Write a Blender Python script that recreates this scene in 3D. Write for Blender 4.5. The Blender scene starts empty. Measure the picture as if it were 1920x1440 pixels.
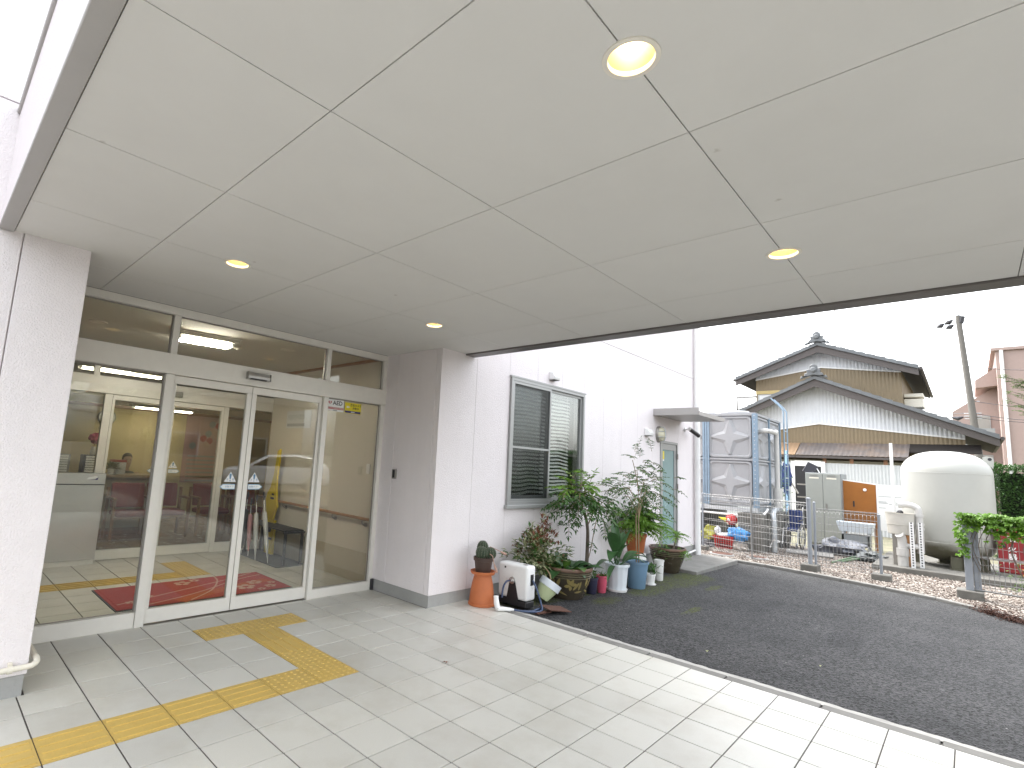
import bpy, bmesh, math, random
from mathutils import Vector, Matrix, noise
from math import sin, cos, pi, radians, sqrt
random.seed(7)
sc = bpy.context.scene
COL = sc.collection
# ------------------------------------------------------------------ camera
F_PX, YAW, PITCH, ROLL = 979.72, 0.7873, 0.1323, 0.0575
CAM = Vector((-1.5133, -3.4385, 1.5026))
fwd = Vector((sin(YAW)*cos(PITCH), cos(YAW)*cos(PITCH), sin(PITCH)))
r0 = Vector((cos(YAW), -sin(YAW), 0)); u0 = r0.cross(fwd)
rgt = cos(ROLL)*r0 + sin(ROLL)*u0
upv = -sin(ROLL)*r0 + cos(ROLL)*u0
cd = bpy.data.cameras.new('camera'); cam = bpy.data.objects.new('camera', cd); COL.objects.link(cam)
cd.sensor_width = 36; cd.lens = F_PX/1920*36
cd.shift_x = 117.99/1920; cd.shift_y = 15.27/1920
cd.clip_start = 0.05; cd.clip_end = 2000
m = Matrix((rgt, upv, -fwd)).transposed().to_4x4(); m.translation = CAM
cam.matrix_world = m
sc.camera = cam
# ------------------------------------------------------------------ sky, sun, exposure
SUN_EL, SUN_AZ = radians(55), radians(15)      # azimuth clockwise from +Y
w = bpy.data.worlds.new('World'); sc.world = w; w.use_nodes = True
nt = w.node_tree; nt.nodes.clear()
out = nt.nodes.new('ShaderNodeOutputWorld'); bg = nt.nodes.new('ShaderNodeBackground')
sky = nt.nodes.new('ShaderNodeTexSky'); sky.sky_type = 'NISHITA'; sky.sun_disc = False
sky.sun_elevation = SUN_EL; sky.sun_rotation = SUN_AZ
sky.air_density = 1.3; sky.dust_density = 4.0; sky.ozone_density = 1.0
hsv = nt.nodes.new('ShaderNodeHueSaturation'); hsv.inputs['Saturation'].default_value = 0.22
nt.links.new(sky.outputs[0], hsv.inputs['Color']); nt.links.new(hsv.outputs[0], bg.inputs[0])
bg.inputs[1].default_value = 0.15
nt.links.new(bg.outputs[0], out.inputs[0])
sd = bpy.data.lights.new('sun', 'SUN'); sun = bpy.data.objects.new('sun', sd); COL.objects.link(sun)
sd.energy = 0.5; sd.angle = radians(60); sd.color = (1, .95, .88)
sdir = Vector((sin(SUN_AZ)*cos(SUN_EL), cos(SUN_AZ)*cos(SUN_EL), sin(SUN_EL)))
sun.rotation_euler = sdir.to_track_quat('Z', 'Y').to_euler(); sun.location = (0, -10, 20)
vs = sc.view_settings; vs.view_transform = 'Standard'; vs.look = 'None'; vs.gamma = 1.0
vs.use_curve_mapping = False; vs.exposure = 2.53
sc.render.engine = 'CYCLES'
sc.cycles.use_denoising = True; sc.cycles.max_bounces = 12; sc.cycles.diffuse_bounces = 6
sc.cycles.transparent_max_bounces = 24; sc.cycles.caustics_reflective = False; sc.cycles.caustics_refractive = False
sc.cycles.sample_clamp_indirect = 8
# ------------------------------------------------------------------ pixel helpers (a pixel gives a direction only)
def ray(px, py):
    return (rgt*((px-842.01)/F_PX) - upv*((py-735.27)/F_PX) + fwd)
def onX(px, py, X): d = ray(px, py); return CAM + d*((X-CAM.x)/d.x)
def onY(px, py, Y): d = ray(px, py); return CAM + d*((Y-CAM.y)/d.y)
def onZ(px, py, Z): d = ray(px, py); return CAM + d*((Z-CAM.z)/d.z)
def gz(x): return -0.03-0.0165*max(0, min(x, 10.0)-3.25)
# ------------------------------------------------------------------ materials
def mat(name, col, rough=.5, metal=0, var=.06, scale=6, bump=0, bscale=150, rand=0, spec=.5, dirt=0, dirtcol=(.12,.11,.09), dscale=1.5, streak=False, trans=0, emit=None, estr=0, specks=False):
    ma = bpy.data.materials.new(name); ma.use_nodes = True
    n = ma.node_tree.nodes; l = ma.node_tree.links; p = n['Principled BSDF']
    p.inputs['Roughness'].default_value = rough; p.inputs['Metallic'].default_value = metal
    p.inputs['Specular IOR Level'].default_value = spec
    geo = n.new('ShaderNodeNewGeometry'); pos = geo.outputs['Position']
    c = n.new('ShaderNodeRGB'); c.outputs[0].default_value = (*col, 1); cur = c.outputs[0]
    def mulval(cur, fac_socket, lo, hi):
        mr = n.new('ShaderNodeMapRange'); l.new(fac_socket, mr.inputs[0])
        mr.inputs[1].default_value = .25; mr.inputs[2].default_value = .75
        mr.inputs[3].default_value = lo; mr.inputs[4].default_value = hi
        mx = n.new('ShaderNodeVectorMath'); mx.operation = 'SCALE'
        l.new(cur, mx.inputs[0]); l.new(mr.outputs[0], mx.inputs['Scale']); return mx.outputs[0]
    if var:
        tx = n.new('ShaderNodeTexNoise'); tx.inputs['Scale'].default_value = scale; tx.inputs['Detail'].default_value = 6
        tx.inputs['Roughness'].default_value = .65
        l.new(pos, tx.inputs['Vector']); cur = mulval(cur, tx.outputs['Fac'], 1-var, 1+var)
        # roughness also drifts
        mr = n.new('ShaderNodeMapRange'); l.new(tx.outputs['Fac'], mr.inputs[0]); mr.inputs[3].default_value = max(0.02, rough-.1); mr.inputs[4].default_value = min(1, rough+.1)
        l.new(mr.outputs[0], p.inputs['Roughness'])
    if rand:
        oi = n.new('ShaderNodeObjectInfo'); mr = n.new('ShaderNodeMapRange'); l.new(oi.outputs['Random'], mr.inputs[0])
        mr.inputs[3].default_value = 1-rand; mr.inputs[4].default_value = 1+rand
        mx = n.new('ShaderNodeVectorMath'); mx.operation = 'SCALE'; l.new(cur, mx.inputs[0]); l.new(mr.outputs[0], mx.inputs['Scale']); cur = mx.outputs[0]
    if dirt:
        tx = n.new('ShaderNodeTexNoise'); tx.inputs['Scale'].default_value = dscale; tx.inputs['Detail'].default_value = 9; tx.inputs['Roughness'].default_value = .7
        if streak:
            mp = n.new('ShaderNodeMapping'); mp.inputs['Scale'].default_value = (6, 6, .35); l.new(pos, mp.inputs[0]); l.new(mp.outputs[0], tx.inputs['Vector'])
        else: l.new(pos, tx.inputs['Vector'])
        mr = n.new('ShaderNodeMapRange'); l.new(tx.outputs['Fac'], mr.inputs[0]); mr.inputs[1].default_value = .48; mr.inputs[2].default_value = .75
        mr.inputs[3].default_value = 0; mr.inputs[4].default_value = dirt
        mx = n.new('ShaderNodeMix'); mx.data_type = 'RGBA'; l.new(mr.outputs[0], mx.inputs[0]); l.new(cur, mx.inputs[6]); mx.inputs[7].default_value = (*dirtcol, 1); cur = mx.outputs[2]
    if specks:                                    # stray marks and insect specks
        vo = n.new('ShaderNodeTexVoronoi'); vo.inputs['Scale'].default_value = 3.2; l.new(pos, vo.inputs['Vector'])
        wn = n.new('ShaderNodeTexNoise'); wn.inputs['Scale'].default_value = 60; l.new(pos, wn.inputs['Vector'])
        ad = n.new('ShaderNodeMath'); ad.operation = 'MULTIPLY_ADD'; l.new(wn.outputs['Fac'], ad.inputs[0]); ad.inputs[1].default_value = .10; l.new(vo.outputs['Distance'], ad.inputs[2])
        mr = n.new('ShaderNodeMapRange'); l.new(ad.outputs[0], mr.inputs[0]); mr.inputs[1].default_value = .105; mr.inputs[2].default_value = .065; mr.inputs[3].default_value = 0; mr.inputs[4].default_value = .42
        gt = n.new('ShaderNodeMath'); gt.operation = 'GREATER_THAN'; gt.inputs[1].default_value = .55; l.new(vo.outputs['Color'], gt.inputs[0])
        mm = n.new('ShaderNodeMath'); mm.operation = 'MULTIPLY'; l.new(mr.outputs[0], mm.inputs[0]); l.new(gt.outputs[0], mm.inputs[1])
        mx = n.new('ShaderNodeMix'); mx.data_type = 'RGBA'; l.new(mm.outputs[0], mx.inputs[0]); l.new(cur, mx.inputs[6]); mx.inputs[7].default_value = (.25,.21,.17,1); cur = mx.outputs[2]
    l.new(cur, p.inputs['Base Color'])
    if bump:
        tx = n.new('ShaderNodeTexNoise'); tx.inputs['Scale'].default_value = bscale; tx.inputs['Detail'].default_value = 3; l.new(pos, tx.inputs['Vector'])
        b = n.new('ShaderNodeBump'); b.inputs['Strength'].default_value = bump; b.inputs['Distance'].default_value = .01
        l.new(tx.outputs['Fac'], b.inputs['Height']); l.new(b.outputs[0], p.inputs['Normal'])
    if trans:
        tr = n.new('ShaderNodeBsdfTranslucent'); l.new(cur, tr.inputs[0]); mx = n.new('ShaderNodeMixShader'); mx.inputs[0].default_value = trans
        l.new(p.outputs[0], mx.inputs[1]); l.new(tr.outputs[0], mx.inputs[2]); l.new(mx.outputs[0], n['Material Output'].inputs[0])
    if emit:
        p.inputs['Emission Color'].default_value = (*emit, 1); p.inputs['Emission Strength'].default_value = estr
    return ma
def glass(name, tint=(.93,.95,.94), refl=1.0, rough=0.0):
    ma = bpy.data.materials.new(name); ma.use_nodes = True; n = ma.node_tree.nodes; l = ma.node_tree.links; n.clear()
    o = n.new('ShaderNodeOutputMaterial'); t = n.new('ShaderNodeBsdfTransparent'); t.inputs[0].default_value = (*tint, 1)
    g = n.new('ShaderNodeBsdfGlossy'); g.inputs['Roughness'].default_value = rough
    fr = n.new('ShaderNodeFresnel'); fr.inputs[0].default_value = 1.5
    mu = n.new('ShaderNodeMath'); mu.operation = 'MULTIPLY'; mu.inputs[1].default_value = refl; mu.use_clamp = True; l.new(fr.outputs[0], mu.inputs[0])
    mx = n.new('ShaderNodeMixShader'); l.new(mu.outputs[0], mx.inputs[0]); l.new(t.outputs[0], mx.inputs[1]); l.new(g.outputs[0], mx.inputs[2]); l.new(mx.outputs[0], o.inputs[0])
    return ma
def emitter(name, col, s):
    ma = bpy.data.materials.new(name); ma.use_nodes = True; n = ma.node_tree.nodes; l = ma.node_tree.links; n.clear()
    o = n.new('ShaderNodeOutputMaterial'); e = n.new('ShaderNodeEmission'); e.inputs[0].default_value = (*col, 1); e.inputs[1].default_value = s; l.new(e.outputs[0], o.inputs[0]); return ma
MT = {}
def M(k): return MT[k]
MT['tile'] = mat('tile', (.585,.575,.525), .36, var=.08, scale=200, bump=.03, bscale=300, rand=.055, dirt=.42, dirtcol=(.36,.32,.25), dscale=1.6)
MT['grout'] = mat('grout', (.10,.088,.08), .9, var=.2, scale=12)
MT['tactile'] = mat('tactile', (.60,.42,.12), .45, var=.06, scale=60, rand=.03, dirt=.3, dirtcol=(.38,.27,.1), dscale=5)
MT['ceil'] = mat('ceil', (.635,.624,.60), .75, var=.02, scale=3, bump=.02, bscale=90, rand=.008, dirt=.10, dirtcol=(.45,.42,.38), dscale=1.2, specks=True)
MT['ceilback'] = mat('ceilback', (.13,.122,.115), .9, var=.05)
MT['siding'] = mat('siding', (.80,.755,.765), .6, var=.03, scale=2.5, bump=.7, bscale=110, dirt=.10, dirtcol=(.55,.50,.47), dscale=1.2, streak=True)
MT['sealant'] = mat('sealant', (.70,.65,.65), .7, var=.05)
MT['concrete'] = mat('concrete', (.36,.36,.35), .85, var=.18, scale=5, bump=.3, bscale=60, dirt=.55, dirtcol=(.13,.13,.115), dscale=2.5)
MT['damp'] = mat('damp', (.15,.145,.13), .85, var=.2, scale=5, bump=.3, bscale=60, dirt=.6, dirtcol=(.06,.055,.045), dscale=2.2)
MT['kerb2'] = mat('kerb2', (.20,.195,.18), .85, var=.2, scale=7, bump=.3, bscale=80, dirt=.4, dirtcol=(.09,.085,.07), dscale=3)
MT['fascia_shaded'] = mat('fascia_shaded', (.13,.118,.108), .45, metal=.2, var=.05)  # fascia copy for one edge trim, shade on its underside put into the colour
MT['kerb'] = mat('kerb', (.27,.26,.245), .85, var=.15, scale=7, bump=.3, bscale=80, dirt=.4, dirtcol=(.2,.19,.17), dscale=3)
MT['alu'] = mat('alu', (.74,.72,.67), .42, metal=.08, var=.04, scale=9)
MT['alu_dark'] = mat('alu_dark', (.30,.285,.26), .4, metal=.6, var=.04)
MT['steel'] = mat('steel', (.55,.54,.52), .32, metal=.9, var=.06, scale=3)
MT['galv'] = mat('galv', (.50,.53,.55), .45, metal=.6, var=.12, scale=14)
MT['fascia'] = mat('fascia', (.40,.385,.37), .45, metal=.3, var=.05, dirt=.2, dirtcol=(.25,.23,.2))
MT['black'] = mat('black', (.02,.02,.022), .45, var=.1)
MT['rubber'] = mat('rubber', (.03,.03,.033), .7, var=.1)
MT['white'] = mat('white', (.78,.78,.77), .4, var=.03)
MT['white_plastic'] = mat('white_plastic', (.80,.80,.79), .3, var=.03, scale=9, dirt=.08)
MT['glass'] = glass('glass', (.90,.915,.90), 1.15)
MT['winglass'] = glass('winglass', (.95,.965,.96), .5)
# ------------------------------------------------------------------ mesh helpers
class MB:
    def __init__(s): s.v = []; s.f = []
    def add(s, vs, fs):
        k = len(s.v); s.v += [Vector(p) for p in vs]; s.f += [tuple(i+k for i in f) for f in fs]; return s
    def box(s, x0, y0, z0, x1, y1, z1):
        if x0 > x1: x0, x1 = x1, x0
        if y0 > y1: y0, y1 = y1, y0
        if z0 > z1: z0, z1 = z1, z0
        return s.add([(x0,y0,z0),(x1,y0,z0),(x1,y1,z0),(x0,y1,z0),(x0,y0,z1),(x1,y0,z1),(x1,y1,z1),(x0,y1,z1)],
              [(0,3,2,1),(4,5,6,7),(0,1,5,4),(1,2,6,5),(2,3,7,6),(3,0,4,7)])
    def cbox(s, c, size, rot=None):
        k = len(s.v); a, b, d = [q/2 for q in size]; s.box(-a,-b,-d,a,b,d)
        R = rot if rot is not None else Matrix.Identity(3)
        for i in range(k, len(s.v)): s.v[i] = R @ s.v[i] + Vector(c)
        return s
    def prism(s, poly, ext):
        ext = Vector(ext); n = len(poly); p = [Vector(q) for q in poly]
        nrm = Vector((0,0,0))
        for i in range(n): nrm += p[i].cross(p[(i+1) % n])
        if nrm.dot(ext) > 0: p.reverse()
        return s.add(p+[q+ext for q in p], [tuple(range(n)), tuple(range(2*n-1, n-1, -1))] + [(i, i+n, (i+1) % n+n, (i+1) % n) for i in range(n)])
    def tube(s, pts, r, n=8, caps=True, closed=False):
        pts = [Vector(p) for p in pts]; N = len(pts)
        rs = r if isinstance(r, (list, tuple)) else [r]*N
        up = Vector((0,0,1)); k = len(s.v); prev = None
        for i in range(N):
            if closed: t = pts[(i+1) % N]-pts[i-1]
            else: t = pts[min(i+1, N-1)]-pts[max(i-1, 0)]
            if t.length < 1e-9: t = Vector((0,0,1))
            t.normalize()
            if prev is None:
                a = up if abs(t.z) < .95 else Vector((1,0,0)); x = t.cross(a).normalized()
            else: x = (prev - t*prev.dot(t)).normalized()
            prev = x; y = t.cross(x)
            for j in range(n):
                q = 2*pi*j/n; s.v.append(pts[i] + (x*cos(q)+y*sin(q))*rs[i])
        R = N if closed else N-1
        for i in range(R):
            for j in range(n):
                a, b = k+i*n, k+((i+1) % N)*n; j2 = (j+1) % n
                s.f.append((a+j, a+j2, b+j2, b+j))
        if caps and not closed:
            s.f.append(tuple(k+j for j in range(n-1, -1, -1))); s.f.append(tuple(k+(N-1)*n+j for j in range(n)))
        return s
    def lathe(s, prof, n=24, c=(0,0,0), ax=None, caps=True, sq=None):
        k = len(s.v); c = Vector(c)
        R = ax if ax is not None else Matrix.Identity(3)
        for r, z in prof:
            for j in range(n):
                q = 2*pi*j/n; rr = r*(sq(q) if sq else 1)
                s.v.append(R @ Vector((rr*cos(q), rr*sin(q), z)) + c)
        for i in range(len(prof)-1):
            for j in range(n):
                a, b = k+i*n, k+(i+1)*n; j2 = (j+1) % n; s.f.append((a+j, a+j2, b+j2, b+j))
        if caps:
            if prof[0][0] > 1e-6: s.f.append(tuple(k+j for j in range(n-1, -1, -1)))
            if prof[-1][0] > 1e-6: s.f.append(tuple(k+(len(prof)-1)*n+j for j in range(n)))
        return s
    def leaf(s, b, d, L, W, nrm=None, fold=.25, curl=.15):
        b = Vector(b); d = Vector(d).normalized()
        if nrm is None: nrm = Vector((0,0,1))
        x = d.cross(nrm)
        if x.length < 1e-4: x = d.cross(Vector((1,0,0)))
        x.normalize(); n = x.cross(d)
        k = len(s.v)
        s.v += [b, b+d*L*.45+x*W/2+n*W*fold, b+d*L*.5-n*L*curl*.2, b+d*L*.45-x*W/2+n*W*fold, b+d*L-n*L*curl]
        s.f += [(k,k+1,k+2), (k,k+2,k+3), (k+1,k+4,k+2), (k+2,k+4,k+3)]
        return s
    def blob(s, c, rad, n=10, amp=.15, fr=2.0, seed=0):
        c = Vector(c); k = len(s.v); rad = Vector(rad) if not isinstance(rad, (int, float)) else Vector((rad,)*3)
        R = n
        for i in range(R+1):
            th = pi*i/R
            for j in range(2*R):
                q = pi*j/R; d = Vector((sin(th)*cos(q), sin(th)*sin(q), cos(th)))
                m = 1+amp*noise.noise(d*fr+Vector((seed, seed*1.7, 0)))*2
                s.v.append(c+Vector((d.x*rad.x, d.y*rad.y, d.z*rad.z))*m)
        for i in range(R):
            for j in range(2*R):
                j2 = (j+1) % (2*R); s.f.append((k+i*2*R+j, k+(i+1)*2*R+j, k+(i+1)*2*R+j2, k+i*2*R+j2))
        return s
    def mesh(s, name, bevel=0, seg=1, smooth=False, merge=False):
        me = bpy.data.meshes.new(name); me.from_pydata([tuple(p) for p in s.v], [], s.f)
        if bevel or merge:
            bm = bmesh.new(); bm.from_mesh(me)
            if merge: bmesh.ops.remove_doubles(bm, verts=bm.verts, dist=1e-5)
            if bevel:
                ed = [e for e in bm.edges if len(e.link_faces) == 2 and e.calc_face_angle(0) > .5]
                bmesh.ops.bevel(bm, geom=ed, offset=bevel, segments=seg, affect='EDGES', profile=.5, clamp_overlap=True)
            bm.to_mesh(me); bm.free()
        if smooth:
            me.shade_smooth() if hasattr(me, 'shade_smooth') else None
            try: me.set_sharp_from_angle(angle=radians(40))
            except Exception: pass
        me.update(); return me
    def build(s, name, material, parent=None, bevel=0, seg=1, smooth=False, kind=None, loc=None, rot=None, merge=False):
        return link(name, s.mesh(name, bevel, seg, smooth, merge), material, parent, kind, loc, rot)
def link(name, me, material, parent=None, kind=None, loc=None, rot=None):
    if isinstance(material, str): material = MT[material]
    if material and not me.materials: me.materials.append(material)
    o = bpy.data.objects.new(name, me); COL.objects.link(o)
    if parent: o.parent = parent
    if kind: o['kind'] = kind
    if loc is not None: o.location = loc
    if rot is not None: o.rotation_euler = rot
    return o
def tag(o, label, cat, group=None):
    o['label'] = label; o['category'] = cat
    if group: o['group'] = group
    return o
def thing(name, label, cat, loc=(0,0,0), rz=0, group=None):
    o = bpy.data.objects.new(name, None); COL.objects.link(o); o.location = loc; o.rotation_euler = (0,0,rz)
    o.empty_display_size = .1
    return tag(o, label, cat, group)
def struct(name, mb, material, **k): return mb.build(name, material, None, kind='structure', **k)
def dup(root, loc, rz=None, label=None):
    def rec(o, par):
        c = o.copy(); COL.objects.link(c); c.parent = par
        for ch in list(o.children): rec(ch, c)
        return c
    r = rec(root, None); r.location = loc
    if rz is not None: r.rotation_euler = (0,0,rz)
    if label: r['label'] = label
    return r
# lettering: flat mesh from the built-in font
RX = Matrix.Rotation(pi/2, 3, 'X')
FACE_MY = RX                                             # reads from -Y
FACE_MX = Matrix.Rotation(-pi/2, 3, 'Z') @ RX            # reads from -X
def text(name, body, size, material, parent, loc, R=FACE_MY, align='CENTER', bold=0, sx=1, mirror=False):
    cu = bpy.data.curves.new(name, 'FONT'); cu.body = body; cu.size = size; cu.align_x = align; cu.align_y = 'CENTER'
    cu.offset = bold; cu.resolution_u = 2
    t = bpy.data.objects.new(name+'_tmp', cu); COL.objects.link(t)
    bpy.context.view_layer.update()
    me = bpy.data.meshes.new_from_object(t.evaluated_get(bpy.context.evaluated_depsgraph_get()))
    bpy.data.objects.remove(t); bpy.data.curves.remove(cu)
    for v in me.vertices: v.co = R @ Vector((v.co.x*sx*(-1 if mirror else 1), v.co.y, v.co.z))
    me.name = name; me.materials.clear()
    return link(name, me, material, parent, loc=loc)
def spread(n, a, b): return [a+(b-a)*i/(n-1) for i in range(n)]
def bez(p, n=10):
    p = [Vector(q) for q in p]; o = []
    for i in range(n+1):                        # Catmull-Rom through the points
        pass
    P = [p[0]]+p+[p[-1]]
    for i in range(1, len(P)-2):
        for k in range(n):
            t = k/n; a, b, c, d = P[i-1], P[i], P[i+1], P[i+2]
            o.append(.5*((2*b)+(c-a)*t+(2*a-5*b+4*c-d)*t*t+(3*b-a-3*c+d)*t**3))
    o.append(P[-2]); return o
# ------------------------------------------------------------------ ground, asphalt, kerbs
def asphalt_mat():
    ma = mat('asphalt', (.05,.05,.05), .78, var=0, spec=.35); n = ma.node_tree.nodes; l = ma.node_tree.links; p = n['Principled BSDF']
    geo = n.new('ShaderNodeNewGeometry')
    def nz(sc_, det, r=.6):
        t = n.new('ShaderNodeTexNoise'); t.inputs['Scale'].default_value = sc_; t.inputs['Detail'].default_value = det; t.inputs['Roughness'].default_value = r
        l.new(geo.outputs['Position'], t.inputs['Vector']); return t.outputs['Fac']
    def ramp(s, pts):
        r = n.new('ShaderNodeValToRGB'); r.color_ramp.elements[0].position = pts[0][0]; r.color_ramp.elements[0].color = (*pts[0][1], 1)
        r.color_ramp.elements[1].position = pts[1][0]; r.color_ramp.elements[1].color = (*pts[1][1], 1)
        for q, c in pts[2:]:
            e = r.color_ramp.elements.new(q); e.color = (*c, 1)
        l.new(s, r.inputs[0]); return r.outputs[0]
    def mix(f, a, b, mode='MIX'):
        m_ = n.new('ShaderNodeMix'); m_.data_type = 'RGBA'; m_.blend_type = mode
        for s_, v in ((0, f), (6, a), (7, b)):
            if hasattr(v, 'links'): l.new(v, m_.inputs[s_])
            elif s_ == 0: m_.inputs[0].default_value = v
            else: m_.inputs[s_].default_value = (*v, 1)
        return m_.outputs[2]
    base = ramp(nz(1.3, 6), [(.25, (.024,.0245,.0255)), (.75, (.05,.0495,.05))])
    vo = n.new('ShaderNodeTexVoronoi'); vo.inputs['Scale'].default_value = 75; l.new(geo.outputs['Position'], vo.inputs['Vector'])
    grain = ramp(vo.outputs['Color'], [(.15, (.12,.12,.12)), (.85, (2.2,2.2,2.2))])
    cur = mix(1.0, base, grain, 'MULTIPLY')
    vs2 = n.new('ShaderNodeTexVoronoi'); vs2.inputs['Scale'].default_value = 17; l.new(geo.outputs['Position'], vs2.inputs['Vector'])
    th = n.new('ShaderNodeMath'); th.operation = 'LESS_THAN'; th.inputs[1].default_value = .09; l.new(vs2.outputs['Distance'], th.inputs[0])
    sel = n.new('ShaderNodeMath'); sel.operation = 'GREATER_THAN'; sel.inputs[1].default_value = .84; l.new(vs2.outputs['Color'], sel.inputs[0])
    mm = n.new('ShaderNodeMath'); mm.operation = 'MULTIPLY'; l.new(th.outputs[0], mm.inputs[0]); l.new(sel.outputs[0], mm.inputs[1])
    cur = mix(mm.outputs[0], cur, (.42,.41,.39))
    # moss patches and damp stains: each has a place and a shape of its own
    sep = n.new('ShaderNodeSeparateXYZ'); l.new(geo.outputs['Position'], sep.inputs[0])
    def patch(cx, cy, rx, ry, wob=.55, sc_=5):
        v = n.new('ShaderNodeVectorMath'); v.operation = 'SUBTRACT'; l.new(geo.outputs['Position'], v.inputs[0]); v.inputs[1].default_value = (cx, cy, 0)
        v2 = n.new('ShaderNodeVectorMath'); v2.operation = 'MULTIPLY'; l.new(v.outputs[0], v2.inputs[0]); v2.inputs[1].default_value = (1/rx, 1/ry, 0)
        ln = n.new('ShaderNodeVectorMath'); ln.operation = 'LENGTH'; l.new(v2.outputs[0], ln.inputs[0])
        a = n.new('ShaderNodeMath'); a.operation = 'MULTIPLY_ADD'; l.new(nz(sc_, 8, .75), a.inputs[0]); a.inputs[1].default_value = 2*wob; l.new(ln.outputs['Value'], a.inputs[2])
        r = n.new('ShaderNodeMapRange'); l.new(a.outputs[0], r.inputs[0]); r.inputs[1].default_value = 1.0+wob*.75; r.inputs[2].default_value = .72+wob*.75; r.inputs[3].default_value = 0; r.inputs[4].default_value = 1
        return r.outputs[0]
    moss = ramp(nz(90, 4), [(.3, (.03,.04,.008)), (.7, (.11,.13,.018))])
    fine = ramp(nz(28, 5, .8), [(.42, (0,0,0)), (.58, (1,1,1))])
    for a in ((6.9,-.2,1.0,.40), (5.7,-.28,.7,.24), (4.6,-.24,.4,.18), (6.9,-.72,.4,.09), (5.15,-1.05,.4,.07), (7.5,-.2,.5,.4), (5.0,.3,2.8,.35)):
        mk = n.new('ShaderNodeMath'); mk.operation = 'MULTIPLY'; l.new(patch(*a), mk.inputs[0]); l.new(fine, mk.inputs[1])
        cur = mix(mk.outputs[0], cur, moss)
    for a in ((6.3,-1.55,.75,.14), (5.4,-2.45,.55,.2), (7.6,-1.0,.6,.12), (4.2,-.25,.8,.3)):
        cur = mix(patch(*a, .4, 3), cur, mix(1.0, cur, (.78,.78,.80), 'MULTIPLY'))
    l.new(cur, p.inputs['Base Color'])
    b = n.new('ShaderNodeBump'); b.inputs['Strength'].default_value = .9; b.inputs['Distance'].default_value = .012
    l.new(vo.outputs['Distance'], b.inputs['Height']); l.new(b.outputs[0], p.inputs['Normal'])
    return ma
MT['asphalt'] = asphalt_mat()
MT['soil_ground'] = mat('soil_ground', (.11,.10,.08), .95, var=.3, scale=.7, bump=.5, bscale=30)
g = MB(); g.add([(-900,-900,-.19),(900,-900,-.19),(900,900,-.19),(-900,900,-.19)], [(0,1,2,3)])
struct('ground', g, 'soil_ground')
KX = [(-9.0, 7.6), (-6.0, 8.05), (-4.6, 8.5), (-3.85, 8.8), (-3.4, 9.2), (-3.03, 9.42), (-2.26, 9.70), (-1.35, 9.94), (-.6, 10.08), (0.0, 10.1), (.62, 10.15)]
def kerb_x(y):
    if y <= KX[0][0]: return KX[0][1]-(KX[0][0]-y)*.15
    for (a, xa), (b, xb) in zip(KX, KX[1:]):
        if a <= y <= b: return xa+(xb-xa)*(y-a)/(b-a)
    return KX[-1][1]
am = MB(); ys = [-60,-40,-25,-15,-9,-7]+spread(67, -6, .6)
for i, y in enumerate(ys):
    x1 = kerb_x(max(y, -9))+.02
    row = [3.17+.015*noise.noise(Vector((0, y*6, 0)))]+[3.25+(x1-3.25)*k/14 for k in range(15)]
    for x in row:
        am.v.append(Vector((x, y, gz(x)+.006*noise.noise(Vector((x*.9, y*.9, 0))))))
for i in range(len(ys)-1):
    for k in range(15):
        a = i*16+k; am.f.append((a, a+1, a+17, a+16))
struct('asphalt_lot', am, 'asphalt', smooth=True)
a2 = MB(); a2.add([(-60,-60,-.06),(3.2,-60,-.06),(3.2,-7,-.06),(-60,-7,-.06)], [(0,1,2,3)])
a2.add([(-60,-7.0,-.06),(-4.6,-7.0,-.06),(-4.6,.6,-.06),(-60,.6,-.06)], [(0,1,2,3)])
struct('forecourt_asphalt', a2, 'asphalt')
# porch floor: grout bed, tiles one by one, tactile tiles
T = .3
gb = MB(); gb.box(-4.5,-6.9,-.25,3.0,.585,-.005); gb.box(-.9,.585,-.25,2.41,1.62,-.005)
bed = struct('porch_floor', gb, 'grout')
ROWS = range(-6, 23); COLS = range(-15, 10)
tm = MB(); tm.box(.0042,.0034,-.03,T-.0042,T-.0034,0); tile_me = tm.mesh('floor_tile', bevel=.0012)
cells = []
for j in ROWS:
    for i in COLS:
        x0, y0 = i*T, -(j+1)*T
        if y0 >= .5 and (x0 < -.95 or x0 > 2.2): continue
        if y0 > 1.51: continue
        c = Vector((x0+.15, y0+.15, 0))-CAM; zc = c.dot(fwd)
        vis = zc > .3 and abs(c.dot(rgt)/zc*F_PX-118) < 1080 and c.dot(upv)/zc*F_PX > -830
        cells.append((0 if vis else 1, c.length, i, j))
cells.sort()
TDOT = {(1,0),(2,0),(2,-1),(1,-4),(2,-4),(3,-4)}; TBY = {(2,-2),(2,-3)}
def is_tac(i, j): return (i, j) in TDOT or (i, j) in TBY or (j == 0 and i <= 0)
def clipped(i, j):
    x0, y0, x1, y1 = i*T, -(j+1)*T, (i+1)*T, -j*T
    if y1 > .6 or y1 > .585+.001:
        if y0 >= .58: x0 = max(x0, -.865); x1 = min(x1, 2.386)
    return x0, y0, x1, min(y1, 1.555)
nt_, rest = 0, MB()
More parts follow.
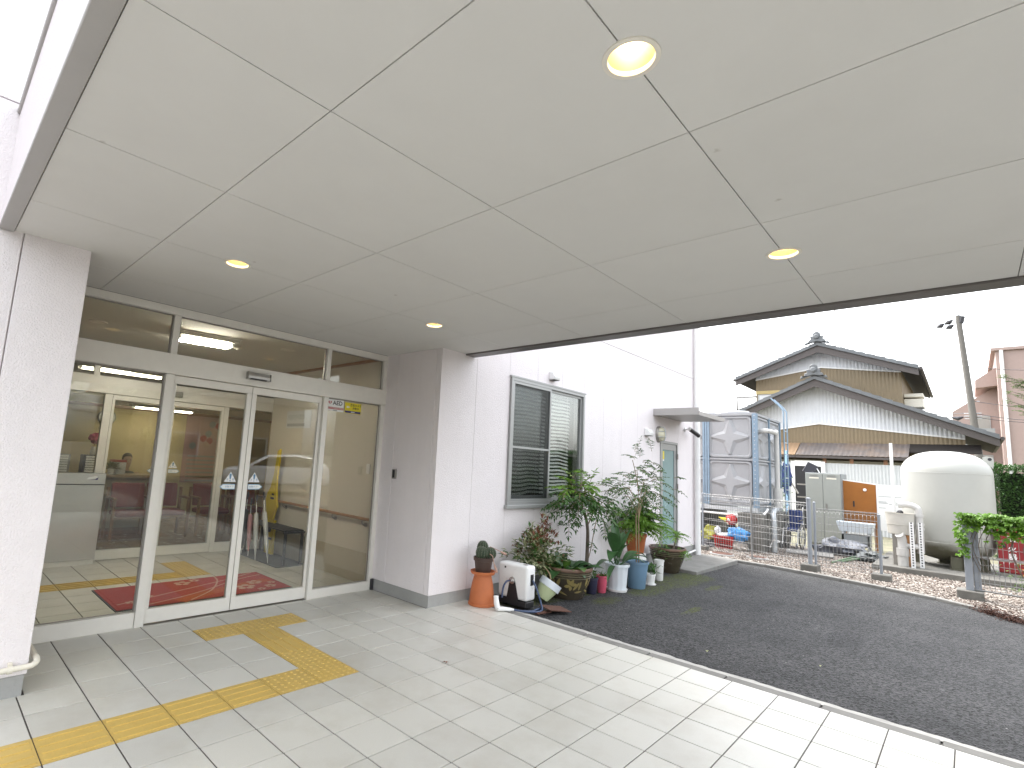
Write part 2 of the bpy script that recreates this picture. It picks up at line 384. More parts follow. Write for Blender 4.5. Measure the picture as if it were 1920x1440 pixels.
def tactile_mesh(kind):
    t = MB(); t.box(.003,.002,-.03,T-.003,T-.002,.001)
    if kind == 'dot':
        for a in range(6):
            for b in range(5 if False else 6):
                t.lathe([(.0115,.001),(.0105,.005),(.007,.006)], 8, (.028+a*.0488, .028+b*.0488, 0))
    else:
        for a in range(4):
            q = .0375+a*.075
            if kind == 'x': t.prism([(.018,q-.011,.001),(.282,q-.011,.001),(.285,q,.001),(.282,q+.011,.001),(.018,q+.011,.001),(.015,q,.001)], (0,0,.0045))
            else: t.prism([(q-.011,.018,.001),(q-.011,.282,.001),(q,.285,.001),(q+.011,.282,.001),(q+.011,.018,.001),(q,.015,.001)], (0,0,.0045))
    return t.mesh('tactile_tile')
tac_me = {k: tactile_mesh(k) for k in ('dot','x','y')}
for v_, dist, i, j in cells:
    x0, y0, x1, y1 = clipped(i, j)
    if x1-x0 < .02 or y1-y0 < .01: continue
    if is_tac(i, j):
        k = 'dot' if (i, j) in TDOT else 'y' if (i, j) in TBY else 'x'
        link('tactile_tile', tac_me[k], 'tactile', bed, loc=(i*T, y0, 0)); continue
    full = abs(x1-x0-T) < 1e-4 and abs(y1-y0-T) < 1e-4
    tilt = (random.uniform(-1,1)*.0012, random.uniform(-1,1)*.0012, 0)
    if nt_ < 285:
        nt_ += 1
        if full: link('floor_tile', tile_me, 'tile', bed, loc=(i*T, y0, random.uniform(-.0004,.0004)), rot=tilt)
        else:
            b = MB(); b.box(x0+.0042,y0+.0034,-.03,x1-.0042,y1-.0034,0); b.build('floor_tile', 'tile', bed, bevel=.0012)
    else: rest.box(x0+.0042,y0+.0034,-.03,x1-.0042,y1-.0034,0)
rest.build('outer_tiles', 'tile', bed, kind='stuff')
# edging stones along the tiled floor
MT['mortar'] = mat('mortar', (.44,.43,.40), .9, var=.2, scale=9, bump=.4, bscale=70, dirt=.4, dirtcol=(.16,.15,.14), dscale=4)
kb = struct('floor_edging', MB().box(3.004,-6.9,-.25,3.10,.36,-.022), 'kerb')
y = .36
while y > -6.8:
    y2 = y-.6; b = MB(); b.box(3.004, y2+.006, -.02, 3.10, y-.006, -.002+random.uniform(-.002,.002)); b.build('edging_stone', 'kerb2', kb, bevel=.004); y = y2
ms = MB(); ysm = spread(140, .3, -6.9)
for y in ysm:
    e = 3.215+.022*noise.noise(Vector((0, y*3, 1)))+.02*noise.noise(Vector((3, y*14, 1)))
    ms.v += [Vector((3.101,y,-.01)), Vector((e-.02,y,-.016)), Vector((e,y,-.035))]
for i in range(139):
    a = i*3; ms.f += [(a,a+3,a+4,a+1), (a+1,a+4,a+5,a+2)]
ms.build('mortar_strip', 'mortar', kb, smooth=True)
# kerb between the lot and the gravel yard
ky = struct('yard_kerb', MB().prism([(kerb_x(y)+.02, y, -.24) for y, _ in KX]+[(kerb_x(y)+.1, y, -.24) for y, _ in KX[::-1]], (0,0,.12)), 'kerb')
y = .6
while y > -8.6:
    y2 = y-.6; b = MB(); b.prism([(kerb_x(y2+.004), y2+.004, -.2),(kerb_x(y2+.004)+.12, y2+.004, -.2),(kerb_x(y-.004)+.12, y-.004, -.2),(kerb_x(y-.004), y-.004, -.2)], (0,0,.2-.085+random.uniform(-.004,.004)))
    b.build('kerb_stone', 'kerb2', ky, bevel=.012, seg=2); y = y2

# ------------------------------------------------------------------ clinic building shell
YW, YD, H = .585, 1.555, 2.734
bld = thing('clinic_building', 'white panelled clinic building with recessed glass entrance', 'building', (2.4,.6,0))
bld.location = (0,0,0)
XR = 9.96; ZT = 7.4
def rects(x0, x1, z0, z1, ops):
    out_ = [(x0, x1, z0, z1)]
    for a, b, c, d in ops:
        new = []
        for p, q, r, s in out_:
            if b <= p or a >= q or d <= r or c >= s: new.append((p,q,r,s)); continue
            if p < a: new.append((p,a,r,s))
            if q > b: new.append((b,q,r,s))
            lo, hi = max(p,a), min(q,b)
            if r < c: new.append((lo,hi,r,c))
            if s > d: new.append((lo,hi,d,s))
        out_ = new
    return out_
OPS = [(3.60,5.37,1.02,2.605), (8.11,8.93,-.2,2.12)]
core = MB()
for p, q, r, s in rects(2.42, XR-.02, -.25, ZT, OPS): core.box(p, YW+.022, r, q, YW+.16, s)
core.box(-9, YW+.022, -.25, -.90, YW+.16, ZT)
core.box(-.90, YW+.022, 2.79, 2.42, YW+.16, ZT)                    # above the entrance
core.box(2.411, YW+.16, -.25, 2.50, 1.62, 2.85); core.box(-.98, YW+.16, -.25, -.887, 1.62, 2.85)   # recess sides
core.box(XR-.16, YW+.16, -.25, XR-.02, 12, ZT); core.box(-9, YW+.16, -.25, -8.86, 12, ZT); core.box(-9, 12, -.25, XR, 12.15, ZT)
wall = core.build('wall', 'sealant', bld)
xs = [2.389, 2.97, 3.585, 4.19, 4.79, 5.385, 5.98, 6.58, 7.18, 7.78, 8.38, 8.98, 9.58, XR]
for a, b in zip(xs, xs[1:]):
    for z0, z1 in ((.122, 3.52), (3.528, 6.6), (6.608, ZT)):
        for p, q, r, s in rects(a+.0015, b-.0015, z0, z1, OPS):
            if q-p > .01 and s-r > .01: MB().box(p, YW, r, q, YW+.02, s).build('siding_panel', 'siding', wall, bevel=.0015)
xl = [-9, -8.1, -7.2, -6.3, -5.4, -4.5, -3.6, -2.7, -1.82, -1.216, -.865]
for a, b in zip(xl, xl[1:]):
    for z0, z1 in ((.122, 3.52), (3.528, ZT)):
        MB().box(a+.003, YW, z0, b-.003, YW+.02, z1).build('siding_panel', 'siding', wall, bevel=.003)
for a, b in ((YW+.024, .66), (.664, 1.305), (1.309, 1.53)):
    MB().box(2.389, a, .122, 2.409, b, H+.03).build('siding_panel', 'siding', wall, bevel=.003)
MB().box(-.885, YW+.024, .122, -.865, 1.53, H+.03).build('siding_panel', 'siding', wall, bevel=.003)
MB().box(-.865, YW, 3.4, 2.389, YW+.02, ZT).build('siding_panel', 'siding', wall)
for k, y0 in enumerate((YW+.03, 3.5, 6.4, 9.3)):
    MB().box(XR-.018, y0+(0 if k else -.006), .122, XR+.002, y0+2.88, ZT).build('siding_panel', 'siding', wall)
pl = MB(); pl.box(2.41, YW+.012, -.25, XR-.03, YW+.02, .118); pl.box(2.405, YW+.012, -.25, 2.41, 1.53, .118); pl.box(-9, YW+.012, -.25, -.89, YW+.02, .118); pl.box(-.89, YW+.012, -.25, -.882, 1.53, .118)
pl2 = MB()
for p, q, r, s in rects(2.402, XR-.03, -.25, .118, [(8.11,8.93,-.2,2.12)]): pl2.box(p, YW+.01, r, q, YW+.021, s)
pl2.box(2.402, YW+.0215, -.25, 2.4105, 1.53, .118); pl2.box(-9, YW+.01, -.25, -.878, YW+.021, .118); pl2.box(-.886, YW+.0215, -.25, -.878, 1.53, .118)
pl2.build('plinth', 'concrete', bld)
MB().box(-9.1, .5, ZT, XR+.1, 12.2, ZT+.2).build('roof', 'fascia', bld)
MB().box(2.36, 1.50, 0, 2.3885, 1.53, .12).build('door_stop', 'rubber', bld)
# ------------------------------------------------------------------ canopy with ceiling panels
can = thing('entrance_canopy', 'flat white entrance canopy with panelled ceiling and metal edge trim', 'canopy', (0,0,0))
cx = [-1.262, -.621, .298, 1.216, 2.135, 2.758]; cy = [-2.782+.9185*k for k in range(-4, 5)]+[1.52]
LX, LY = (-.162, 1.670), (-.027, -2.782)
def cpanel(x0, y0, x1, y1):
    g_ = .0024; z = H
    pts = [(x0+g_,y0+g_)]
    def notch(lx, yy, sgn):   # half circle bitten from an edge at height yy
        rr = .076; o_ = []
        for k in range(13):
            a = pi*k/12; o_.append((lx - sgn*rr*cos(a), yy + sgn*rr*sin(a)))
        return o_
    for lx in LX:
        if x0 < lx < x1 and any(abs(y0-ly) < .01 for ly in LY): pts += [(px_, py_+g_) for px_, py_ in notch(lx, y0, 1)]
    pts += [(x1-g_,y0+g_), (x1-g_,y1-g_)]
    for lx in LX:
        if x0 < lx < x1 and any(abs(y1-ly) < .01 for ly in LY): pts += [(px_, py_-g_) for px_, py_ in notch(lx, y1, -1)]
    pts += [(x0+g_,y1-g_)]
    return MB().prism([(a, b, z) for a, b in pts], (0,0,.01))
for a, b in zip(cx, cx[1:]):
    for c, d in zip(cy, cy[1:]):
        x0, x1 = a, b
        if c > .5: x0, x1 = max(a, -.8649), min(b, 2.3885)
        cpanel(x0, c, x1, d).build('ceiling_panel', 'ceil', can)
bk = MB()
for p, q, r, s in rects(-1.30, 2.80, cy[0]-.1, 1.60, [(lx-.12, lx+.12, ly-.12, ly+.12) for lx in LX for ly in LY]):
    bk.box(p, r, H+.0105, q, s, H+.03)
bk.build('ceiling_backing', 'ceilback', can)
yf = cy[0]-.02
MB().box(-1.336, yf-.16, H-.012, -1.264, YW, H+.006).build('edge_trim', 'fascia', can, bevel=.003)
MB().box(2.760, yf-.16, H-.016, 2.915, YW, H+.006).build('edge_trim', 'fascia_shaded', can, bevel=.003)
MB().box(-1.264, yf-.16, H-.012, 2.760, yf, H+.006).build('edge_trim', 'fascia', can, bevel=.003)
MB().box(-1.330, yf-.155, H+.0065, -1.30, YW, 3.46).build('side_panel', 'siding', can)
MB().box(2.880, yf-.155, H+.0065, 2.910, YW, 3.46).build('side_panel', 'siding', can)
MB().box(-1.30, yf-.155, H+.0065, 2.88, yf-.125, 3.46).build('front_panel', 'siding', can)
MB().box(-1.345, yf-.17, 3.46, 2.925, YW, 3.50).build('coping', 'fascia', can, bevel=.004)
# downlights
MT['reflector'] = mat('reflector', (.34,.25,.12), .4, var=.02)
MT['lamp_warm'] = emitter('lamp_warm', (1,.85,.58), 13)
MT['trim_ring'] = mat('trim_ring', (.72,.68,.60), .45, var=.03)
def downlight(x, y, lab):
    d = thing('downlight', lab, 'light', (x, y, H), group='ceiling downlights under the canopy')
    MB().lathe([(.084,.004),(.0845,0),(.084,-.004),(.078,-.006),(.0685,-.004),(.068,.012)], 36, caps=False).build('trim_ring', 'trim_ring', d, smooth=True)
    MB().lathe([(.068,.012),(.066,.05),(.06,.11),(.05,.14)], 36, caps=False).build('reflector', 'reflector', d, smooth=True)
    MB().lathe([(0,.10),(.014,.102),(.024,.11),(.028,.122),(.05,.139)], 24, caps=False).build('bulb', 'lamp_warm', d, smooth=True)
for lx in LX:
    for ly in LY:
        downlight(lx, ly, 'round warm downlight in the canopy ceiling '+{(0,0):'nearest the white pier with the conduit',(1,0):'nearest the keypad wall',(0,1):'far from the doors, in line with the pier',(1,1):'far from the doors, over the asphalt edge'}[(LX.index(lx), LY.index(ly))])
# ------------------------------------------------------------------ automatic entrance doors
ent = thing('entrance_door', 'silver aluminium sliding glass entrance with fixed side panes and transom', 'door', (0,0,0))
y0, y1 = 1.525, 1.60
def fr(name, a, b, c, d, ya=y0, yb=y1, par=ent, m_='alu', bev=.002): return MB().box(a, ya, c, b, yb, d).build(name, m_, par, bevel=bev)
fr('header', -.8648, 2.3885, 2.13, 2.31, y0-.012, y1+.03)
fr('top_rail', -.8648, 2.3885, 2.665, H-.0005)
fr('mullion', -.052, .020, 0, 2.128, y0-.008); fr('mullion', 1.547, 1.602, 0, 2.128, y0-.008)
fr('mullion', -.04, .016, 2.312, 2.663); fr('mullion', 1.552, 1.598, 2.312, 2.663)
fr('jamb', 2.335, 2.3885, 0, 2.128); fr('jamb', -.8648, -.815, 0, 2.128)
fr('jamb', 2.335, 2.3885, 2.312, 2.663); fr('jamb', -.8648, -.815, 2.312, 2.663)
fr('bottom_rail', -.814, -.054, 0, .122); fr('bottom_rail', 1.604, 2.334, 0, .095)
fr('floor_track', .02, 1.546, -.004, .0022, 1.53, 1.60, m_='alu_dark', bev=0)
GY = 1.572
def pane(a, b, c, d, par=ent, yy=GY, k='glass'): 
    return MB().box(a, yy, c, b, yy+.006, d).build('pane', k, par)
for a, b in ((-.815,-.04), (.016,1.552), (1.598,2.335)): pane(a, b, 2.312, 2.664)
pane(-.815, -.052, .122, 2.13); pane(1.602, 2.335, .095, 2.13)
# dark gaskets inside the fixed frames
for a, b, c, d in ((-.815,-.052,.122,2.13), (1.602,2.335,.095,2.13), (-.815,-.04,2.312,2.665), (.016,1.552,2.312,2.665), (1.598,2.335,2.312,2.665)):
    gk = MB(); t = .011
    gk.box(a,1.56,d-t,b,1.571,d-.0005); gk.box(a+.0005,1.56,c,a+t,1.571,d-t); gk.box(b-t,1.56,c,b-.0005,1.571,d-t); gk.box(a+t,1.56,c+.0005,b-t,1.571,c+.006)
    gk.build('gasket', 'alu_dark', ent)
def leaf_door(a, b, meet):
    lf = fr('door_leaf', a, b, .012, .128, 1.552, 1.592)                   # bottom rail carries the leaf
    fr('top_rail', a, b, 2.055, 2.125, 1.552, 1.592, lf)
    la, lb = (.03, .046) if meet == 'r' else (.046, .034)
    fr('stile', a, a+la, .129, 2.054, 1.552, 1.592, lf); fr('stile', b-lb, b, .129, 2.054, 1.552, 1.592, lf)
    pane(a+la, b-lb, .128, 2.056, lf, 1.570)
    return lf
LA = leaf_door(.024, .7505, 'r'); LB = leaf_door(.7565, 1.543, 'l')
MB().box(.7510,1.575,.012,.7560,1.59,2.125).build('brush_seal', 'black', ent)
# warning stickers on the leaves
MT['stk_white'] = mat('stk_white', (.78,.79,.78), .4, var=.02); MT['stk_blue'] = mat('stk_blue', (.10,.22,.36), .4, var=.02)
MT['stk_cyan'] = mat('stk_cyan', (.22,.42,.60), .4, var=.02); MT['print'] = mat('print', (.03,.03,.035), .5, var=0); MT['print_red'] = mat('print_red', (.42,.05,.05), .5, var=.02)
def stickers(par, cx_, z, yy, s, flip, faint=1.0, w_='stk_white', c_='stk_cyan', b_='stk_blue'):
    h_ = .095*s; w2 = .058*s
    MB().prism([(cx_-w2,yy,z),(cx_+w2,yy,z),(cx_+w2*.97,yy,z+.005),(cx_,yy,z+h_)], (0,.0015,0)).build('warning_triangle', w_, par)
    e = MB(); e.prism([(cx_-.007*s,yy-.0006,z+.032*s),(cx_-.011*s,yy-.0006,z+.07*s),(cx_,yy-.0006,z+.08*s),(cx_+.011*s,yy-.0006,z+.07*s),(cx_+.007*s,yy-.0006,z+.032*s),(cx_,yy-.0006,z+.02*s)], (0,.0005,0))
    e.lathe([(.006*s,0),(.006*s,.0004)], 10, (cx_,yy-.0001,z+.011*s), ax=RX)
    e.build('exclamation_mark', b_, par)
    text('lettering', '注', .024*s, b_, par, (cx_-.028*s, yy-.0006, z+.022*s)); text('lettering', '意', .024*s, b_, par, (cx_+.028*s, yy-.0006, z+.022*s))
    z2 = z-.045*s; a_, b2 = cx_-.06*s, cx_+.05*s
    if flip: a_, b2 = cx_+.06*s, cx_-.05*s
    tip = -.022*s if not flip else .022*s
    MB().prism([(a_+tip,yy,z2),(a_,yy,z2+.019*s),(b2,yy,z2+.019*s),(b2,yy,z2-.019*s),(a_,yy,z2-.019*s)], (0,.0015,0)).build('arrow_label', w_, par)
    sgn = -1 if not flip else 1
    MB().prism([(a_+tip*1.5,yy+.0016,z2),(a_,yy+.0016,z2+.025*s),(b2-sgn*.004*s,yy+.0016,z2+.025*s),(b2-sgn*.004*s,yy+.0016,z2-.025*s),(a_,yy+.0016,z2-.025*s)], (0,.0012,0)).build('arrow_border', c_, par)
    text('lettering', '自動ドア', .022*s, b_, par, (cx_, yy-.0006, z2))
stickers(LA, .632, 1.195, 1.5665, 1.0, False); stickers(LB, .868, 1.195, 1.5665, 1.0, True)
sn = thing('door_sensor', 'small silver motion sensor on the header above the sliding doors', 'sensor', (.768,1.51,2.19))
MB().prism([(-.113,0,.0),(-.113,-.045,.006),(-.113,-.052,.03),(-.113,-.04,.066),(-.113,0,.066)], (.226,0,0)).build('housing', 'steel', sn, bevel=.004)
MB().box(-.08,-.047,-.003,.08,-.012,.006).build('lens', 'black', sn); MB().box(-.117,-.052,-.002,-.1135,0,.068).build('end_cap', 'alu_dark', sn); MB().box(.1135,-.052,-.002,.117,0,.068).build('end_cap', 'alu_dark', sn)
# signs stuck behind the upper edge of the fixed pane
ae = thing('aed_sign', 'white AED sign with red heart on the fixed glass pane', 'sign', (1.612,1.567,1.988))
MB().box(0,0,0,.222,.002,.135).build('plate', 'stk_white', ae)
MB().box(.002,-.0006,.022,.220,0,.045).build('red_band', 'print_red', ae)
hp = [(.040+.0235*(16*sin(t)**3)/16, -.0006, .094+.0215*(13*cos(t)-5*cos(2*t)-2*cos(3*t)-cos(4*t))/16) for t in [2*pi*k/28 for k in range(28)]]
MB().prism(hp, (0,.0005,0)).build('heart', 'print_red', ae)
MB().prism([(.043,-.0012,.118),(.031,-.0012,.094),(.040,-.0012,.094),(.036,-.0012,.070),(.052,-.0012,.100),(.043,-.0012,.100),(.050,-.0012,.118)], (0,.0005,0)).build('bolt', 'stk_white', ae)
text('lettering', 'AED', .066, 'print', ae, (.141,-.0007,.092), bold=.0016)
text('lettering', '自動体外式除細動器 設置施設', .0155, 'stk_white', ae, (.111,-.0012,.0335)); MB().box(.085,-.0011,.008,.137,-.0006,.014).build('foot_print', 'print', ae)
MT['stk_yellow'] = mat('stk_yellow', (.72,.62,.03), .4, var=.02); MT['stk_navy'] = mat('stk_navy', (.045,.035,.16), .4, var=.02)
cs = thing('camera_notice', 'yellow security camera sign with navy band on the fixed glass pane', 'sign', (1.852,1.567,1.985))
MB().box(0,0,0,.222,.002,.122).build('plate', 'stk_yellow', cs); MB().box(.004,-.0006,.005,.218,0,.029).build('navy_band', 'stk_navy', cs)
text('lettering', '防犯カメラ', .030, 'print', cs, (.148,-.0007,.094), bold=.0006); text('lettering', '作動中', .030, 'print', cs, (.148,-.0007,.058), bold=.0006); MB().box(.085,-.0012,.013,.137,-.0007,.021).build('band_print', 'stk_white', cs)
cm = MB(); cm.box(.022,-.0007,.062,.052,-.0001,.082); cm.prism([(.054,-.0007,.072),(.066,-.0007,.080),(.066,-.0007,.064)], (0,.0005,0)); cm.build('camera_symbol', 'stk_white', cs)
# keypad / wall unit
kp = thing('wall_keypad', 'dark card reader box on the pale side wall of the entrance', 'keypad', (2.389,1.246,1.33))
MB().box(-.022,-.033,-.055,0,.033,.055).build('housing', 'alu_dark', kp, bevel=.005, seg=2); MB().box(-.026,-.018,-.04,-.0225,.018,.045).build('face', 'black', kp, bevel=.001)
# conduit wrapping the foot of the pier
cp = MB(); cp.tube(bez([(-3.2,YW-.03,.165),(-1.6,YW-.03,.165),(-.95,YW-.032,.172),(-.845,YW-.028,.18),(-.828,YW+.02,.195),(-.832,YW+.12,.20),(-.84,1.45,.2)], 8), .016, 10)
cdt = thing('wall_conduit', 'cream conduit pipe bent round the foot of the white pier', 'pipe', (0,0,0))
MT['cream'] = mat('cream', (.72,.68,.58), .45, var=.05)
cp.build('conduit', 'cream', cdt, smooth=True)
for x in (-.955,): 
    MB().tube([(x-.012,YW-.03,.17),(x+.012,YW-.03,.17)], .021, 12).build('clip', 'cream', cdt); MB().box(x-.01,YW-.03,.18,x+.01,YW,.205).build('clip', 'cream', cdt)

# ------------------------------------------------------------------ vestibule
MT['iwall'] = mat('iwall', (.62,.58,.49), .7, var=.02, scale=3); MT['iwall2'] = mat('iwall2', (.66,.55,.30), .7, var=.03, scale=3)
MT['wainscot'] = mat('wainscot', (.48,.43,.33), .6, var=.03); MT['iceil'] = mat('iceil', (.60,.57,.50), .8, var=.02)
MT['ifloor'] = mat('ifloor', (.30,.265,.20), .28, var=.05, scale=200, rand=.03, dirt=.15, dirtcol=(.3,.26,.2)); MT['wood'] = mat('wood', (.30,.14,.06), .4, var=.25, scale=18)
MT['wood_light'] = mat('wood_light', (.33,.16,.06), .4, var=.2, scale=14)
MT['wfloor'] = mat('wfloor', (.30,.20,.12), .25, var=.15, scale=6, rand=.05)
YI = 4.5
vf = struct('vestibule_floor', MB().box(-1.7,1.62,-.25,2.5,YI+.1,-.005), 'grout')
for i in range(-6, 9):
    for j in range(0, 10):
        x0 = i*T; ya = 1.625+j*T
        if i*T < -1.7 or ya > YI: continue
        if j == 5 and i < 3 or (i == 3 and j in (5,6,7)):
            k = 'dot' if i == 3 else 'x'
            link('tactile_tile', tac_me[k], 'tactile', vf, loc=(x0, ya, 0))
        else: link('floor_tile', tile_me, 'ifloor', vf, loc=(x0, ya, 0))
vw = MB(); vw.box(2.45,1.62,-.2,2.55,YI-.01,3.2); vw.box(-1.8,1.62,-.2,-1.7,YI-.01,3.2)
vw.box(-1.7,1.62,2.80,2.45,1.63,3.2)
struct('vestibule_wall', vw, 'iwall')
wsn = struct('vestibule_wainscot', MB().box(2.440,1.63,0,2.449,YI-.02,.36), 'wainscot')
struct('vestibule_ceiling', MB().box(-1.7,1.631,H,2.449,YI-.02,H+.05), 'iceil')
struct('ceiling_moulding', MB().box(-1.699,YI-.06,H-.05,2.448,YI-.021,H-.002).box(2.40,1.66,H-.03,2.449,YI-.061,H-.002), 'wood')
# handrail
hr = thing('handrail', 'brown wooden handrail on brackets along the vestibule wall', 'handrail', (0,0,0))
MB().tube([(2.39,1.68,.762),(2.39,4.05,.782)], .019, 12).build('rail', 'wood_light', hr, smooth=True)
for yy in (1.80,2.45,3.05,3.75):
    zz = .76+.02*(yy-1.7)/2.3; b = MB(); b.tube(bez([(2.39,yy,zz-.018),(2.39,yy,zz-.05),(2.415,yy,zz-.075),(2.449,yy,zz-.075)], 5), .009, 8); b.lathe([(.028,0),(.028,.008)], 14, (2.440,yy,zz-.075), ax=Matrix.Rotation(pi/2,3,'Y')); b.build('bracket', 'alu_dark', hr, smooth=True)
# panel standing in for an outdoor clinic sign reflected in the door glass
nw = thing('reflected_sign', 'pale panel above the handrail standing in for a clinic sign reflected in the door glass', 'notice', (2.445,0,0))
MT['paper'] = mat('paper', (.62,.63,.62), .7, var=.03); MT['grey_print'] = mat('grey_print', (.34,.36,.35), .7, var=.05)
MB().box(-.006,3.28,1.87,-.001,3.98,2.13).build('sheet', 'paper', nw)  # stand-in panel for the reflected sign
text('lettering', '松前内科医院', .082, 'grey_print', nw, (-.0068,3.69,2.03), R=FACE_MX); MB().box(-.0072,3.44,1.895,-.0062,3.95,1.94).build('reflected_print_band', 'grey_print', nw)
MB().box(2.4405,1.80,1.30,2.4485,1.87,1.42).build('wall_switch', 'white_plastic', None)
tag(bpy.data.objects['wall_switch'], 'cream switch plate on the vestibule wall near the outer glass', 'switch')
# red entrance mat with stripes and flowers
mt = thing('entrance_mat', 'red entrance mat with pale stripes and blossoms inside the doors', 'mat', (0,0,0))
MT['mat_red'] = mat('mat_red', (.36,.035,.035), .95, var=.15, scale=40, bump=.4, bscale=400); MT['mat_line'] = mat('mat_line', (.55,.36,.28), .95, var=.1); MT['mat_orange'] = mat('mat_orange', (.42,.08,.025), .95, var=.1)
MB().box(-.06,2.05,.001,1.68,2.95,.008).build('rubber_edge', 'rubber', mt); MB().box(-.045,2.065,.0082,1.665,2.935,.012).build('carpet', 'mat_red', mt)
def stripe(pts, w_, m_): 
    p = bez(pts, 10); b = MB(); k = []
    for i, q in enumerate(p):
        t = (p[min(i+1,len(p)-1)]-p[max(i-1,0)]).normalized(); s_ = Vector((-t.y,t.x,0))*w_/2; k.append((q-s_, q+s_))
    for i in range(len(k)-1):
        a, b_ = k[i]; c, d = k[i+1]; b.add([a, c, d, b_], [(0,1,2,3)])
    b.build('stripe', m_, mt)
Z = .0128
stripe([(.0,2.25,Z),(.6,2.48,Z),(1.2,2.72,Z),(1.6,2.92,Z)], .018, 'mat_line'); stripe([(.1,2.08,Z),(.7,2.3,Z),(1.3,2.66,Z),(1.64,2.78,Z)], .018, 'mat_line')
stripe([(.6,2.08,Z+.0004),(.9,2.35,Z+.0004),(1.1,2.7,Z+.0004),(1.15,2.92,Z+.0004)], .018, 'mat_line'); stripe([(.5,2.1,Z-.0003),(1.0,2.32,Z-.0003),(1.6,2.5,Z-.0003)], .16, 'mat_orange')
def blossom(x, y, r):
    b = MB()
    for k in range(5):
        a = 2*pi*k/5; cx_, cy_ = x+cos(a)*r*.62, y+sin(a)*r*.62
        b.add([(cx_+cos(t)*r*.36, cy_+sin(t)*r*.36, Z+.0006+.0001*k) for t in [2*pi*q/10 for q in range(10)]], [tuple(range(10))])
    b.build('blossom', 'mat_line', mt)
for x, y, r in ((.12,2.28,.05),(.32,2.42,.04),(.75,2.78,.09),(.9,2.85,.06),(1.25,2.3,.11),(1.42,2.45,.09),(1.5,2.22,.07),(1.36,2.14,.05),(1.58,2.36,.05),(1.18,2.5,.05)): blossom(x, y, r)
# black bench
bn = thing('black_bench', 'black metal slatted bench against the vestibule wall', 'bench', (0,0,0))
for k in range(5): MB().box(2.10+k*.062,3.12,.445,2.15+k*.062,4.30,.462).build('slat', 'black', bn, bevel=.003)
MB().box(2.09,3.10,.42,2.41,3.125,.4445).build('end_rail', 'black', bn); MB().box(2.09,4.29,.42,2.41,4.315,.4445).build('end_rail', 'black', bn)
for x in (2.11,2.36):
    for yy in (3.11,4.28): MB().box(x,yy-.012+.002,.011,x+.03,yy+.02,.42).build('leg', 'black', bn)
MT['pad'] = mat('pad', (.13,.14,.16), .8, var=.1)
tag(MB().box(2.0,3.05,.0005,2.438,4.43,.0105).build('floor_tray', 'pad', None, bevel=.003), 'flat dark grey drip tray on the floor under the black bench', 'tray')
# umbrellas in front of the bench
MT['clear'] = mat('clear', (.55,.56,.56), .3, var=.1); MT['pinkc'] = mat('pinkc', (.50,.25,.27), .5, var=.1); MT['dark'] = mat('dark', (.04,.04,.05), .5, var=.1)
def umbrella(lab, bx_, by_, tx, ty, m_, h_):
    u = thing('umbrella', lab, 'umbrella', (0,0,0), group='umbrellas leaning at the black bench')
    a, b = Vector((bx_,by_,.012)), Vector((tx,ty,h_)); d = b-a
    MB().tube([a+d*.0, a+d*.08], .005, 8).build('ferrule', 'white', u)
    MB().tube([a+d*.08, a+d*.25, a+d*.55, a+d*.70, a+d*.72], [.009,.026,.036,.028,.01], 10).build('canopy', m_, u, smooth=True)
    MB().tube([a+d*.72, a+d*.88], .006, 8).build('shaft', 'steel', u)
    h0 = a+d*.88; s_ = Vector((-.02,-.06,0)); MB().tube(bez([h0, h0+d*.08, h0+d*.12+s_*.4, h0+d*.11+s_, h0+d*.05+s_*1.15], 6), .010, 8).build('handle', 'dark', u, smooth=True)
umbrella('clear vinyl umbrella with white tip leaning on the bench front', 2.03,3.35,2.085,3.78,'clear',.92); umbrella('pale grey umbrella leaning beside the clear umbrella', 1.98,3.62,2.085,3.98,'clear',.86)
umbrella('pink furled umbrella leaning on the bench', 2.03,3.95,2.085,4.14,'pinkc',.80); umbrella('dark furled umbrella leaning on the far end of the bench', 2.02,4.15,2.085,4.27,'dark',.88)
# tall yellow rescue board
yb = thing('yellow_board', 'tall yellow board tapering upward with black marks beside the bench', 'board', (2.25,3.99,0))
MT['yellow'] = mat('yellow', (.62,.47,.012), .4, var=.05)
poly = [(-.13,.50),(-.16,.62),(-.20,.78),(-.17,.88),(-.08,.98),(-.02,1.15),(.02,1.35),(.05,1.52),(.13,1.55),(.12,1.35),(.09,1.15),(.10,.95),(.13,.82),(.16,.70),(.10,.60),(.06,.50)]
MB().prism([(.1-.02*b, -a, b) for a, b in poly], (.03,0,0)).build('upper_panel', 'yellow', yb, bevel=.004)
MB().box(.09,-.12,.0125,.13,.12,.50).build('lower_panel', 'yellow', yb, bevel=.004)
for a, b, c, d in ((-.06,.80,.05,.83),(-.05,.86,.02,.885),(-.09,.42,.09,.46),(-.06,.33,.04,.36),(-.10,.22,.10,.25)): MB().box(.078,a,b,.081,c,d).build('black_mark', 'print', yb)
MB().lathe([(.06,0),(.06,.004)], 16, (.082,0,.38), ax=Matrix.Rotation(pi/2,3,'Y')).build('round_mark', 'print', yb)
